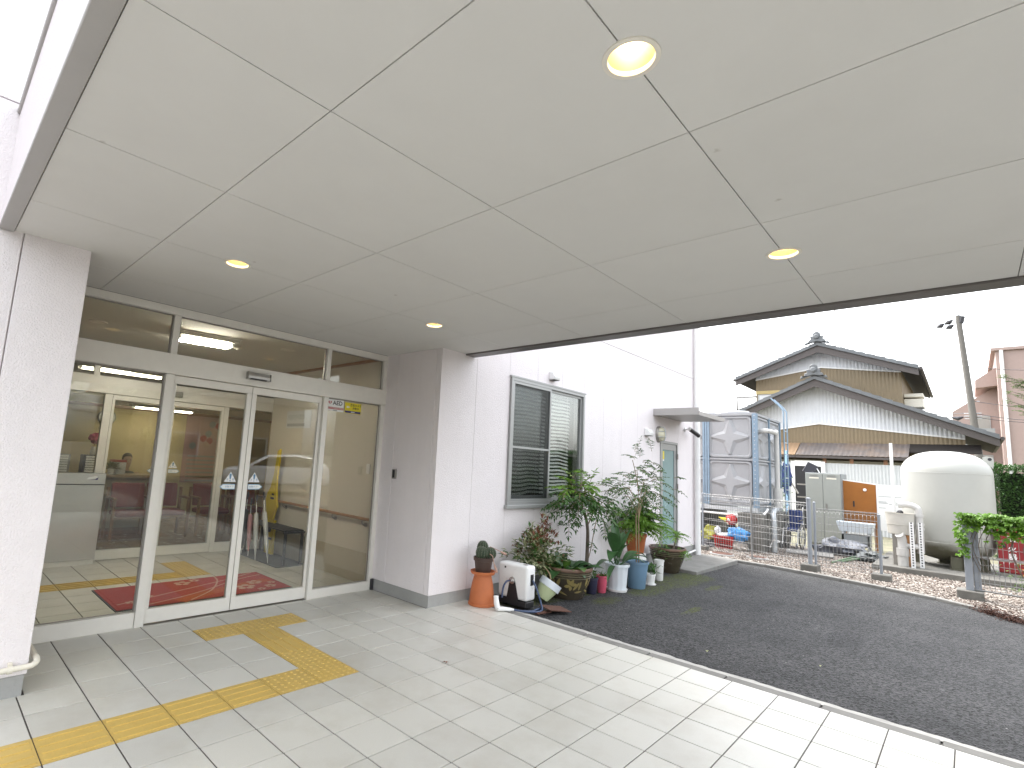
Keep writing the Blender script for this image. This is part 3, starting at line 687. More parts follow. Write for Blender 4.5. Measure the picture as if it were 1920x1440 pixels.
# stainless cabinet
sb_ = thing('steel_cabinet', 'low brushed stainless steel cabinet in front of the inner doors', 'cabinet', (0,0,0))
MB().box(-1.05,4.32,.06,.235,4.44,.965).build('body', 'steel', sb_, bevel=.003); MB().box(-1.05,4.32,.975,.235,4.44,1.11).build('top_drawer', 'steel', sb_, bevel=.003)
MB().box(-1.04,4.335,.0,.225,4.44,.0595).build('base', 'alu', sb_); MB().box(-1.045,4.33,.9655,.23,4.44,.9745).build('gap', 'black', sb_)
lb = MB(); lb.prism([(.03,4.3185,1.035),(.055,4.3185,1.06),(.13,4.3185,1.075),(.15,4.3185,1.06),(.12,4.3185,1.045),(.06,4.3185,1.035)], (0,.001,0)); lb.build('label', 'stk_white', sb_)
lb = MB(); lb.prism([(.05,4.3195,1.025),(.12,4.3195,1.035),(.155,4.3195,1.06),(.15,4.3195,1.03)], (0,.0008,0)); lb.build('label', 'stk_navy', sb_)
# ceiling light fixture in the vestibule
MT['tube'] = emitter('tube', (1,.93,.80), 26); MT['tube2'] = emitter('tube2', (1,.88,.66), 6.5)
def fixture(lab, x, y, z, rz, L, W, ntube, grp=None, tm='tube'):
    t = thing('ceiling_light', lab, 'light', (x,y,z), rz, grp)
    MB().box(-L/2,-W/2,-.05,L/2,W/2,0).build('housing', 'iceil', t, bevel=.006)
    MB().box(-L/2-.02,-W/2-.02,-.012,L/2+.02,W/2+.02,-.0005).build('rim', 'alu', t, bevel=.003)
    for k in range(ntube):
        yy = (k-(ntube-1)/2)*W/(ntube+.4); MB().tube([(-L/2+.06,yy,-.069),(L/2-.06,yy,-.069)], .014, 10).build('tube', tm, t)
        for e in (-1,1): MB().box(e*(L/2-.06)-.018,yy-.016,-.085,e*(L/2-.06)+.018,yy+.016,-.0505).build('socket', 'white', t)
    return t
fixture('lit four-tube ceiling light inside the vestibule', .60, 2.55, H, radians(-8), .66, .34, 4)
for x, yy, lab in ((-.35,2.9,'unlit round downlight in the vestibule ceiling near the cabinet side'), (1.50,2.35,'unlit round downlight in the vestibule ceiling near the handrail side')):
    u = thing('ceiling_downlight', lab, 'light', (x,yy,H)); MB().lathe([(.085,-.001),(.08,-.008),(.065,-.006)], 24).build('trim_ring', 'trim_ring', u, smooth=True); MB().lathe([(.064,-.0065),(.03,-.007)], 24).build('lens', 'cream', u)
sp = thing('smoke_detector', 'small round smoke detector on the vestibule ceiling beside the tube light', 'detector', (1.05,2.75,H)); MB().lathe([(.05,-.0005),(.05,-.02),(.036,-.035),(.012,-.045)], 20).build('body', 'cream', sp, smooth=True); MB().lathe([(.012,-.0455),(.008,-.052)], 10).build('sensor_tip', 'alu_dark', sp)
# ------------------------------------------------------------------ inner doors
idr = thing('inner_door', 'inner glass sliding doors with pale frame behind the vestibule', 'door', (0,0,0))
def f2(n_, a, b, c, d, ya=YI, yb=YI+.07, par=idr): return MB().box(a, ya, c, b, yb, d).build(n_, 'alu', par, bevel=.002)
f2('header', -1.7, 2.45, 2.13, 2.35, YI-.02, YI+.1); f2('top_rail', -1.7, 2.45, 2.62, H-.001)
f2('mullion', .14, .225, 0, 2.129); f2('mullion', -.02, .05, 2.351, 2.619); f2('mullion', 1.69, 1.76, 0, 2.129)
il = f2('door_leaf', .228, .955, .01, .13); f2('stile', .228, .26, .131, 2.06, par=il); f2('stile', .92, .955, .131, 2.06, par=il); f2('top_rail', .228, .955, 2.061, 2.125, par=il); pane(.26,.92,.13,2.06,il,YI+.03)
ir = f2('door_leaf', .96, 1.687, .01, .13); f2('stile', .96, .995, .131, 2.06, par=ir); f2('stile', 1.652, 1.687, .131, 2.06, par=ir); f2('top_rail', .96, 1.687, 2.061, 2.125, par=ir); pane(.995,1.652,.13,2.06,ir,YI+.03)
f2('bottom_rail', -1.7, .139, 0, .13); f2('bottom_rail', 1.761, 2.449, 0, .13)
pane(-1.7,.14,.13,2.13,idr,YI+.03); pane(1.76,2.45,.13,2.13,idr,YI+.03); pane(-1.7,-.02,2.35,2.62,idr,YI+.03); pane(.05,2.45,2.35,2.62,idr,YI+.03)
MB().box(.80,YI-.07,2.19,1.06,YI-.0205,2.26).build('sensor', 'alu_dark', idr, bevel=.004)
stickers(il, .84, 1.195, YI+.024, 1.0, False); stickers(ir, 1.07, 1.195, YI+.024, 1.0, True)
# ------------------------------------------------------------------ waiting room
YB = 8.8
wf = struct('waiting_room_floor', MB().box(-3.2,YI+.1,-.25,5.2,YB+.1,-.004), 'grout')
wt = MB().box(.003,.003,-.03,.447,.447,0).mesh('floor_tile', bevel=.001)
for i in range(-7, 11):
    for j in range(0, 9): link('floor_tile', wt, 'wfloor', wf, loc=(i*.45, YI+.105+j*.45, 0))
ww = MB(); ww.box(-3.2,YB+.1,-.2,5.2,YB+.2,2.9); ww.box(-3.3,YI+.1,-.2,-3.2,YB+.1,2.9); ww.box(5.2,YI+.1,-.2,5.3,YB+.1,2.9)
ww.box(2.55,YI,-.2,5.2,YI+.1,2.9); ww.box(-3.2,YI,-.2,-1.8,YI+.1,2.9); ww.box(-3.2,YI+.02,H,5.2,YI+.08,2.9)
struct('waiting_room_wall', ww, 'iwall2'); struct('waiting_room_ceiling', MB().box(-3.19,YI+.101,2.62,5.19,YB+.099,2.7), 'iceil')
struct('picture_rail', MB().box(-3.19,YB+.07,2.20,5.19,YB+.099,2.26), 'wood')
struct('soffit', MB().box(-3.19,6.9,2.27,5.19,YB+.098,2.619), 'iceil')
fixture('lit tube light on the waiting room ceiling', .55, 5.6, 2.62, 0, 1.2, .2, 2, tm='tube2'); fixture('added tube light over the reception counter to brighten the waiting room wall', 1.9, 8.0, 2.27, 0, 1.2, .2, 2, tm='tube2')  # second fixture is added to brighten the waiting room wall
# reception counter
rc = thing('reception_counter', 'pale wood reception counter with a lower ledge in the waiting room', 'counter', (0,0,0))
MT['counter'] = mat('counter', (.52,.42,.27), .4, var=.1, scale=9); MT['counter_top'] = mat('counter_top', (.42,.30,.17), .3, var=.15, scale=9)
MB().box(-2.6,6.72,0,1.50,7.20,.93).build('front', 'counter', rc, bevel=.004); MB().box(-2.65,6.60,.9305,1.56,7.26,.975).build('top', 'counter_top', rc, bevel=.004); MB().box(.2,6.62,.62,1.45,6.7195,.66).build('ledge', 'counter_top', rc)
MB().box(-2.6,6.735,.0,1.49,6.7195,.10).build('kick_board', 'wood', rc)
def drawers(lab, x, m_):
    d = thing('drawer_unit', lab, 'drawers', (x,7.0,.9755), group='desktop drawer units on the reception counter'); MB().box(-.16,-.13,0,.16,.15,.30).build('case', m_, d, bevel=.003)
    for k in range(7): MB().box(-.13,-.138,.022+k*.039,.13,-.1305,.052+k*.039).build('drawer', 'white_plastic', d)
drawers('grey desktop drawer unit near the framed picture', .12, 'alu_dark'); drawers('black desktop drawer unit below the pink flower', .62, 'black')
fl = thing('flower_vase', 'pink round flower in a small vase on the counter', 'vase', (.60,7.0,1.2765)); MT['pink'] = mat('pink', (.55,.06,.16), .6, var=.15)
MB().lathe([(.03,0),(.05,.05),(.03,.12),(.035,.14)], 16).build('vase', 'white', fl, smooth=True); MB().tube([(0,0,.1),(.01,0,.22)], .006, 6).build('stem', 'wood', fl); MB().blob((.01,0,.28), .085, 10, .3, 5).build('blossom', 'pink', fl, smooth=True)
bb = thing('paper_box', 'small red and white box on the reception counter', 'box', (.98,6.95,.9755)); MB().box(-.1,-.08,0,.1,.1,.20).build('body', 'paper', bb); MB().box(-.105,-.085,.2,.105,.105,.24).build('lid', 'print_red', bb)
lf_ = MB(); 
for k in range(60):
    a = random.uniform(0,2*pi); e = random.uniform(.1,1.3); d = Vector((cos(a)*cos(e), sin(a)*cos(e), sin(e))); lf_.leaf(Vector((0,0,.08))+d*.03, d, random.uniform(.08,.16), .03)
MT['leaf_dark'] = mat('leaf_dark', (.035,.075,.02), .45, var=.35, scale=7, trans=.2)
cpn = thing('counter_plant', 'small green plant on the reception counter', 'plant', (.86,6.82,.9755)); lf_.build('foliage', 'leaf_dark', cpn); MB().lathe([(.05,0),(.06,.09)], 16).build('pot', 'white', cpn)
pf = thing('framed_picture', 'dark landscape picture in a silver frame on the cream wall', 'picture', (.12,YB+.095,1.90)); MB().box(-.50,-.03,-.24,.36,0,.24).build('frame', 'steel', pf, bevel=.008); MB().box(-.44,-.032,-.18,.30,-.0301,.18).build('print', mat('seascape', (.05,.06,.11), .5, var=.6, scale=3), pf)
ck = thing('wall_clock', 'round grey wall clock on the cream wall', 'clock', (1.13,YB+.095,2.0)); MB().lathe([(.16,0),(.16,.03),(.145,.04)], 32, ax=RX).build('rim', 'alu_dark', ck); MB().lathe([(.14,.0405),(.001,.0412)], 32, ax=RX).build('dial', 'white', ck, smooth=True)
h_ = MB(); h_.box(-.004,-.044,0,.004,-.0425,.10); h_.box(0,-.046,-.004,.075,-.0445,.004); h_.build('hands', 'print', ck)
# pink poster on the far wall
q0, q1 = onY(352,775,YB+.09), onY(412,905,YB+.09); po = thing('pink_poster', 'tall pink health poster with red figures on the waiting room wall', 'poster', (0,YB+.095,0)); MT['poster'] = mat('poster', (.52,.33,.30), .7, var=.06, scale=3)
MB().box(q0.x,-.012,q1.z,q1.x,0,q0.z).build('sheet', 'poster', po); rp = random.Random(2)
for k in range(9): MB().blob((rp.uniform(q0.x+.15,q1.x-.15),-.0125,rp.uniform(q0.z-.75,q0.z-.2)), (.07,.004,.07), 8, .2).build('figure', ('print_red','grey_print','mat_line')[k % 3], po)
for k in range(7): MB().box(q0.x+.1,-.0135,q0.z-.95-k*.09,q1.x-rp.uniform(.1,.3),-.0122,q0.z-.92-k*.09).build('print_line', 'grey_print', po)
# chairs
MT['redseat'] = mat('redseat', (.27,.05,.045), .7, var=.12)
def chair(lab, x, y, rz):
    c = thing('waiting_chair', lab, 'chair', (x,y,0), rz, 'red waiting room chairs')
    MB().box(-.25,-.23,.36,.25,.23,.44).build('seat', 'redseat', c, bevel=.03, seg=2); MB().prism([(-.24,.20,.47),(-.24,.27,.47),(-.24,.34,.86),(-.24,.28,.86)], (.48,0,0)).build('backrest', 'redseat', c, bevel=.02, seg=2)
    for s_ in (-1,1):
        MB().box(s_*.29-.022,-.22,0,s_*.29+.022,-.17,.62).build('leg', 'wood_light', c, bevel=.006); MB().box(s_*.29-.022,.22,0,s_*.29+.022,.27,.80).build('leg', 'wood_light', c, bevel=.006)
        MB().box(s_*.29-.026,-.24,.6205,s_*.29+.026,.219,.655).build('armrest', 'wood_light', c, bevel=.008)
    MB().box(-.268,-.21,.33,.268,-.18,.359).build('rail', 'wood_light', c); return c
c0 = chair('red waiting chair with wooden arms beside the counter end', 1.60, 6.25, 0)
for x, y, lab in ((2.35,6.25,'red waiting chair with wooden arms next to the chair at the counter end'), (3.05,6.3,'red waiting chair with wooden arms farthest from the counter'), (1.05,6.15,'red waiting chair with wooden arms in front of the counter ledge')): dup(c0, (x,y,0), 0, lab)
# person at the reception
pn = thing('person', 'person in dark teal top seated behind the reception counter', 'person', (1.27,7.62,0))
MT['skin'] = mat('skin', (.48,.30,.22), .5, var=.05); MT['teal'] = mat('teal', (.02,.05,.055), .8, var=.1); MT['hair'] = mat('hair', (.02,.015,.012), .5, var=.1)
def sweep(mb, pts, n=16):
    """continuous body surface: rings (centre, half width, half depth)"""
    k = len(mb.v)
    for c, a, b in pts:
        for j in range(n):
            q = 2*pi*j/n; mb.v.append(Vector(c)+Vector((a*cos(q), b*sin(q), 0)))
    for i in range(len(pts)-1):
        for j in range(n):
            j2 = (j+1) % n; mb.f.append((k+i*n+j, k+i*n+j2, k+(i+1)*n+j2, k+(i+1)*n+j))
    mb.f.append(tuple(k+j for j in range(n-1,-1,-1))); mb.f.append(tuple(k+(len(pts)-1)*n+j for j in range(n)))
hd = MB()   # one surface: hips, waist, chest, shoulders, neck, head
sweep(hd, [((0,.05,.44),.16,.12),((0,.03,.55),.15,.11),((0,.01,.68),.14,.10),((0,0,.84),.16,.105),((0,0,.93),.17,.10),((0,0,.98),.12,.08),((0,-.005,1.01),.055,.055),((0,-.012,1.05),.05,.052),((0,-.03,1.09),.055,.075),((0,-.03,1.14),.068,.088),((0,-.028,1.20),.074,.094),((0,-.022,1.26),.07,.09),((0,-.018,1.30),.05,.066),((0,-.016,1.315),.015,.02)])
hd.tube(bez([(-.15,0,.93),(-.20,-.03,.80),(-.22,-.09,.70),(-.14,-.26,.78),(-.11,-.31,.985)], 6), [.05]*6+[.045]*6+[.038]*6+[.03]*7, 10)
hd.tube(bez([(.15,0,.93),(.20,-.03,.80),(.22,-.09,.70),(.14,-.26,.78),(.11,-.31,.985)], 6), [.05]*6+[.045]*6+[.038]*6+[.03]*7, 10)
hd.tube([(0,-.115,1.20),(0,-.135,1.175),(0,-.125,1.165)], [.008,.013,.006], 8)
hd.build('body', 'skin', pn, smooth=True)
cl = MB(); sweep(cl, [((0,.05,.43),.175,.135),((0,.03,.55),.165,.125),((0,.01,.68),.155,.115),((0,0,.84),.175,.118),((0,0,.935),.182,.112),((0,0,.985),.13,.09),((0,-.003,1.005),.066,.064)])
for s_ in (-1,1): cl.tube(bez([(s_*.15,0,.93),(s_*.20,-.03,.80),(s_*.22,-.09,.70),(s_*.16,-.22,.76)], 6), [.062]*6+[.056]*6+[.05]*7, 10)
cl.build('top', 'teal', pn, smooth=True)
ha = MB(); sweep(ha, [((0,.02,1.07),.062,.06),((0,.012,1.14),.079,.078),((0,.0,1.20),.083,.084),((0,-.012,1.27),.08,.096),((0,-.014,1.31),.058,.074),((0,-.012,1.332),.02,.026)]); ha.build('hair', 'hair', pn, smooth=True)
ey = MB()
for s_ in (-1,1): ey.blob((s_*.028,-.118,1.205), .009, 4, 0)
ey.build('eyes', 'print', pn); MB().box(-.02,-.118,1.135,.02,-.108,1.141).build('mouth', 'print_red', pn)
st = thing('office_stool', 'dark office stool behind the reception counter', 'stool', (1.27,7.67,0)); MB().lathe([(.19,.36),(.2,.40),(.19,.43)], 20).build('seat', 'black', st); MB().tube([(0,0,.05),(0,0,.36)], .03, 10).build('column', 'alu_dark', st); MB().lathe([(.22,0),(.2,.04),(.03,.05)], 20).build('base', 'black', st)
# ------------------------------------------------------------------ facade fittings
# sliding window with crooked blind
wx0, wx1, wz0, wz1 = 3.603, 5.367, 1.023, 2.602
MT['sash'] = mat('sash', (.36,.365,.36), .4, metal=.3, var=.04); MT['blind'] = mat('blind', (.66,.67,.62), .6, var=.06); MT['screen'] = glass('screen', (.70,.71,.71), .1, .3)
win = MB(); t = .038
win.box(wx0,YW-.028,wz0,wx1,YW+.07,wz0+t); win.box(wx0,YW-.028,wz1-t,wx1,YW+.07,wz1); win.box(wx0,YW-.028,wz0+t,wx0+t,YW+.07,wz1-t); win.box(wx1-t,YW-.028,wz0+t,wx1,YW+.07,wz1-t)
wn = win.build('window', 'sash', bld)
MB().box(wx0-.03,YW-.05,wz0-.045,wx1+.03,YW+.03,wz0-.001).build('sill', 'sash', wn, bevel=.004); MB().box(wx0-.02,YW-.035,wz1+.001,wx1+.02,YW+.02,wz1+.02).build('drip_cap', 'sash', wn)
mid = (wx0+wx1)/2+.01
def sash(a, b, yy, scr):
    s_ = MB(); t = .032; z0, z1 = wz0+.04, wz1-.04
    s_.box(a,yy,z0,b,yy+.03,z0+.07 if not scr else z0+t); s_.box(a,yy,z1-t,b,yy+.03,z1); s_.box(a,yy,z0+(.07 if not scr else t),a+t,yy+.03,z1-t); s_.box(b-t,yy,z0+(.07 if not scr else t),b,yy+.03,z1-t)
    if scr: s_.box(a+t,yy+.002,1.72,b-t,yy+.02,1.745)
    s_.build('screen_frame' if scr else 'sash', 'sash', wn)
    MB().box(a+t,yy+.012,z0+.03,b-t,yy+(.014 if scr else .017),z1-t+.005).build('insect_screen' if scr else 'pane', 'screen' if scr else 'winglass', wn)
sash(wx0+.04, mid, YW-.022, True); sash(wx0+.04, mid+.02, YW+.034, False); sash(mid-.02, wx1-.04, YW+.003, False)
bl = thing('window_blind', 'crooked sagging venetian blind inside the facade window', 'blind', (0,0,0))
def blind(a, b, seed):
    s_ = MB(); n = 36; z = wz1-.06
    while z > wz0+.07:
        k = len(s_.v); f_ = (wz1-z)/(wz1-wz0)
        for i in range(n+1):
            x = a+(b-a)*i/n; u = (x-a)/(b-a)
            wob = .035*f_*noise.noise(Vector((u*2.2+seed, z*1.1, seed)))*1.6+.004*noise.noise(Vector((u*5, z*3, seed)))-.05*f_*f_*(u-.4)**2*(1 if seed < 3 else -1.6)
            dy = .02*noise.noise(Vector((u*3, z*2, seed+9)))
            s_.v += [Vector((x,YW+.125+dy,z+wob)), Vector((x,YW+.145+dy,z+wob+.029))]
        for i in range(n): s_.f.append((k+2*i, k+2*i+2, k+2*i+3, k+2*i+1))
        z -= .05
    s_.build('slats', 'blind', bl, kind='stuff')
    for x in (a+.15*(b-a), b-.12*(b-a)): MB().tube([(x,YW+.118,wz1-.05),(x+.01,YW+.12,wz0+.08)], .002, 5).build('cord', 'white', bl)
    MB().box(a,YW+.11,wz1-.058,b,YW+.16,wz1-.02).build('head_rail', 'white', bl)
blind(wx0+.05, mid-.03, 1.3); blind(mid-.01, wx1-.16, 5.7)
cu = MB()
for i in range(25):
    x = wx0+.05+i*.02; 
for sg, xa, xb, za, zb in ((0,3.66,3.95,1.95,1.35),):
    for i in range(13):
        u = i/12; x = xa+(xb-xa)*u; z = za+(zb-za)*u; cu.v += [Vector((x,YW+.10+.02*sin(u*7),z+.03)), Vector((x+.05,YW+.112+.02*sin(u*7),z-.10*(1-u*.6)))]
    for i in range(12): cu.f.append((2*i,2*i+2,2*i+3,2*i+1))
cu.build('loose_strap', 'sash', bl)
rm = MB(); rm.box(2.6,YW+.161,-.1,7.0,3.2,0.0); rm.box(2.6,3.2,0,7.0,3.3,2.7); rm.box(2.51,YW+.161,0,2.6,3.3,2.7); rm.box(7.0,YW+.161,0,7.1,3.3,2.7); rm.box(2.6,YW+.161,2.7,7.0,3.2,2.8)
MT['room'] = mat('room', (.22,.22,.21), .9, var=.05); struct('office_room', rm, 'room')
# vent hoods
def hood(lab, x, z, s_=1):
    h = thing('vent_hood', lab, 'vent', (x,YW,z), group='vent hoods on the white wall')
    MB().prism([(-.075*s_,0,.06*s_),(-.075*s_,-.06*s_,.05*s_),(-.075*s_,-.095*s_,-.01),(-.075*s_,-.085*s_,-.055*s_),(-.075*s_,0,-.055*s_)], (.15*s_,0,0)).build('cover', 'white', h, bevel=.008); MB().box(-.065*s_,-.082*s_,-.058*s_,.065*s_,-.005,-.0555*s_).build('grille', 'black', h)
hood('small white vent hood above the facade window', 4.52, 2.75); hood('small white vent hood beside the wall lamp', 7.53, 2.22, 1.1)
# awning over the side door
aw = thing('door_awning', 'grey metal awning over the side door', 'awning', (0,0,0))
MB().prism([(7.83,YW-.001,2.66),(7.83,-.20,2.585),(7.83,-.20,2.548),(7.83,YW-.001,2.555)], (1.30,0,0)).build('slab', 'fascia', aw, bevel=.004)
MB().box(7.82,-.215,2.54,9.14,-.2005,2.61).build('front_lip', 'fascia', aw); MB().box(7.815,-.2,2.55,7.8295,YW-.001,2.672).build('side_flange', 'fascia', aw)
# side door
MT['frost'] = mat('frost', (.22,.33,.33), .25, var=.05)
dx0, dx1 = 8.115, 8.925
dr = MB(); dr.box(dx0,YW-.012,.0,dx0+.04,YW+.06,2.115); dr.box(dx1-.04,YW-.012,.0,dx1,YW+.06,2.115); dr.box(dx0+.04,YW-.012,2.075,dx1-.04,YW+.06,2.115); dd = dr.build('side_door', 'sash', bld)
s_ = MB(); a, b = dx0+.045, dx1-.045
s_.box(a,YW+.005,.02,b,YW+.045,.22); s_.box(a,YW+.005,1.96,b,YW+.045,2.07); s_.box(a,YW+.005,.22,a+.09,YW+.045,1.96); s_.box(b-.09,YW+.005,.22,b,YW+.045,1.96); s_.build('leaf', 'sash', dd)
MB().box(a+.09,YW+.02,.22,b-.09,YW+.03,1.96).build('frosted_pane', 'frost', dd); MB().tube([(b-.05,YW+.004,.95),(b-.05,YW-.05,.95),(b-.16,YW-.05,.95)], .011, 8).build('handle', 'steel', dd)
for z in (1.85,1.28,.28): MB().box(dx1-.052,YW-.03,z-.05,dx1-.025,YW-.0125,z+.05).build('hinge', 'alu_dark', dd)
MB().box(a+.105,YW+.0185,1.78,a+.19,YW+.0195,1.93).build('sticker', 'stk_yellow', dd)
MB().box(a+.11,YW+.0185,1.745,a+.185,YW+.0195,1.777).build('sticker', 'stk_white', dd)
# bulkhead lamp
bk_ = thing('wall_lamp', 'oval bulkhead lamp with metal guard beside the side door', 'lamp', (8.02,YW,2.22)); MT['lampglass'] = mat('lampglass', (.60,.58,.44), .25, var=.08)
ov = lambda q: 1/sqrt((cos(q)/.095)**2+(sin(q)/.135)**2)
MB().lathe([(1.12,0),(1.12,.03),(1.0,.045)], 28, ax=RX, sq=ov).build('base', 'alu_dark', bk_, smooth=True); MB().lathe([(.95,.0455),(.90,.09),(.6,.12),(.01,.128)], 28, ax=RX, sq=ov).build('globe', 'lampglass', bk_, smooth=True)
gd = MB(); gd.tube(bez([(0,-.045,.145),(0,-.12,.11),(0,-.14,0),(0,-.12,-.11),(0,-.045,-.145)], 5), .006, 6)
for z in (-.05,.05): gd.tube(bez([(-.10,-.045,z),(-.07,-.115,z),(0,-.135,z),(.07,-.115,z),(.10,-.045,z)], 5), .006, 6)
gd.build('guard', 'galv', bk_, smooth=True)
# security camera under the awning
sc_ = thing('security_camera', 'white and black bullet security camera under the awning', 'camera', (9.3,YW,2.42)); 
MB().lathe([(.045,0),(.045,.02),(.02,.03)], 16, ax=RX).build('mount', 'white', sc_); MB().tube([(0,-.03,0),(0,-.10,-.01),(.02,-.14,-.04)], .014, 8).build('arm', 'white', sc_); MB().tube([(-.06,-.12,.0),(.16,-.22,-.12)], .04, 14).build('body', 'black', sc_); MB().tube([(-.075,-.113,.008),(-.06,-.12,.0)], .042, 14).build('rear_cap', 'white', sc_)
# downpipe
dp = thing('downpipe', 'white downpipe on the corner of the clinic wall', 'pipe', (0,0,0)); dx = 9.80
MB().tube([(dx,YW-.07,-.10),(dx,YW-.07,ZT)], .055, 18).build('pipe', 'white', dp, smooth=True)
for z in (.9,2.3,3.7,5.1): MB().lathe([(.06,0),(.06,.03)], 18, (dx,YW-.07,z), caps=True).build('bracket', 'white', dp)
dp2 = thing('drain_pipe', 'thin white pipe sloping along the foot of the clinic wall', 'pipe', (0,0,0)); MB().tube([(8.98,YW-.05,-.03),(9.70,YW-.05,.03)], .018, 10).build('pipe', 'white', dp2, smooth=True); MB().box(9.2,YW-.07,-.16,9.24,YW-.03,-.03).build('support', 'concrete', dp2)
# concrete step at the side door
stp = thing('door_step', 'flat concrete step slab at the side door', 'step', (0,0,0))
MB().box(7.75,-.18,-.2,8.79,YW+.008,-.055).build('slab', 'kerb2', stp, bevel=.008); MB().box(8.796,-.18,-.2,9.92,YW+.008,-.057).build('slab', 'kerb2', stp, bevel=.008)
# drain gutter with rusty grate lying askew
gr = thing('rusty_grate', 'rusty steel drain cover lying askew beside the tiled floor', 'drain cover', (3.52,-.20,0)); MT['rust'] = mat('rust', (.10,.045,.03), .85, var=.35, scale=14, bump=.3, bscale=60)
MB().cbox((.02,.0,.008), (.27,.22,.008), Matrix.Rotation(radians(-24),3,'Z') @ Matrix.Rotation(radians(6),3,'Y')).build('plate', 'rust', gr)
MB().box(-.20,-.06,-.028,.0,.09,-.022).build('drain_pit', 'black', gr); MB().cbox((-.16,.03,-.012), (.2,.05,.012), Matrix.Rotation(radians(-10),3,'Z')).build('slat', 'rust', gr)
# ------------------------------------------------------------------ plants and pots along the wall
MT['terracotta'] = mat('terracotta', (.46,.135,.045), .6, var=.1, scale=9, dirt=.2, dirtcol=(.35,.16,.1)); MT['brown_pot'] = mat('brown_pot', (.055,.03,.022), .5, var=.2, scale=9)
MT['cactus'] = mat('cactus', (.035,.055,.028), .6, var=.3, scale=40, bump=.5, bscale=120); MT['spine'] = mat('spine', (.34,.33,.25), .7, var=.1); MT['bud'] = mat('bud', (.48,.30,.24), .6, var=.2, scale=30)
MT['glaze'] = mat('glaze', (.055,.045,.032), .25, var=.25, scale=12, dirt=.3, dirtcol=(.10,.085,.05)); MT['glaze_rim'] = mat('glaze_rim', (.15,.085,.055), .4, var=.2, scale=10); MT['glaze_pale'] = mat('glaze_pale', (.24,.19,.07), .4, var=.2, scale=20); MT['glaze_band'] = mat('glaze_band', (.16,.14,.08), .35, var=.2)
MT['blue_pot'] = mat('blue_pot', (.15,.25,.36), .4, var=.05); MT['pink_pot'] = mat('pink_pot', (.60,.10,.16), .4, var=.05); MT['navy_pot'] = mat('navy_pot', (.03,.03,.06), .4, var=.1); MT['lime_pot'] = mat('lime_pot', (.62,.70,.42), .4, var=.04); MT['pale_pot'] = mat('pale_pot', (.68,.73,.77), .4, var=.04)
MT['soil'] = mat('soil', (.045,.032,.022), .95, var=.3, scale=40, bump=.5, bscale=90); MT['bark'] = mat('bark', (.14,.115,.09), .85, var=.3, scale=25, bump=.4, bscale=70); MT['cane'] = mat('cane', (.26,.19,.11), .7, var=.2, scale=20)
MT['leaf_a'] = mat('leaf_a', (.05,.125,.022), .4, var=.45, scale=9, trans=.25); MT['leaf_b'] = mat('leaf_b', (.085,.17,.03), .45, var=.4, scale=9, trans=.3); MT['leaf_c'] = mat('leaf_c', (.05,.12,.04), .33, var=.25, scale=14, trans=.2); MT['leaf_var'] = mat('leaf_var', (.36,.38,.22), .45, var=.45, scale=30, trans=.2); MT['leaf_red'] = mat('leaf_red', (.20,.075,.04), .45, var=.35, scale=18, trans=.2); MT['fern'] = mat('fern', (.16,.31,.035), .5, var=.3, scale=9, trans=.35)
def pot_mesh(r0, r1, h, rim=.012, rimh=.03, wall_=.008, n=28, sq=None):
    return MB().lathe([(r0-.004,0),(r0,.006),(r1-rim,h-rimh),(r1,h-rimh+.003),(r1,h),(r1-wall_,h),(r1-rim-wall_,h-rimh),(r1-rim-wall_,h-.045)], n, caps=False, sq=None).lathe([(r0-.004,.001),(.001,.001)], n, caps=False)
def soil(parent, r, z, n=20):
    s_ = MB(); s_.lathe([(r,z),(r*.6,z+.006),(.01,z+.01)], n, caps=False); return s_.build('soil', 'soil', parent, smooth=True)
def rdir(lo=-.2, hi=1.0):
    a = random.uniform(0,2*pi); z = random.uniform(lo,hi); s_ = sqrt(max(0,1-z*z)); return Vector((s_*cos(a), s_*sin(a), z))
def pinnate(mb, stem, b, d, L, n, ll, lw, droop=.35, jit=.25):
    d = Vector(d).normalized(); b = Vector(b); pts = []
    for i in range(n+1):
        u = i/n; pts.append(b+d*L*u+Vector((0,0,-droop*L*u*u)))
    if stem is not None: stem.tube([pts[0], pts[n//2], pts[-1]], [.0035,.0025,.0012], 4, caps=False)
    for i in range(1, n+1):
        t = (pts[i]-pts[i-1]).normalized(); s_ = t.cross(Vector((0,0,1)))
        if s_.length < .05: s_ = Vector((1,0,0))
        s_.normalize(); f_ = (.65+.7*sin(pi*min(1,i/n*.95)))*random.uniform(.8,1.15)
        for sg in (-1,1):
            dd_ = (s_*sg+t*.55+Vector((random.uniform(-jit,jit),random.uniform(-jit,jit),random.uniform(-jit-.15,jit*.4)))).normalized()
            mb.leaf(pts[i], dd_, ll*f_, lw*f_, nrm=Vector((random.uniform(-.3,.3),random.uniform(-.3,.3),1)))
    mb.leaf(pts[-1], (pts[-1]-pts[-2]), ll, lw)
# 1 upturned terracotta pot
tp = thing('terracotta_pot', 'upturned orange terracotta pot carrying the cactus', 'pot', (2.995,.375,0))
MB().lathe([(.140,0),(.145,.004),(.145,.026),(.138,.03)], 36).build('saucer', 'terracotta', tp, smooth=True)
MB().lathe([(.136,.0305),(.131,.10),(.114,.22),(.098,.285),(.092,.315)], 36).build('body', 'terracotta', tp, smooth=True); MB().lathe([(.092,.3155),(.126,.322),(.136,.345),(.136,.354),(.124,.354),(.112,.333),(.01,.331)], 36, caps=False).build('top_saucer', 'terracotta', tp, smooth=True)
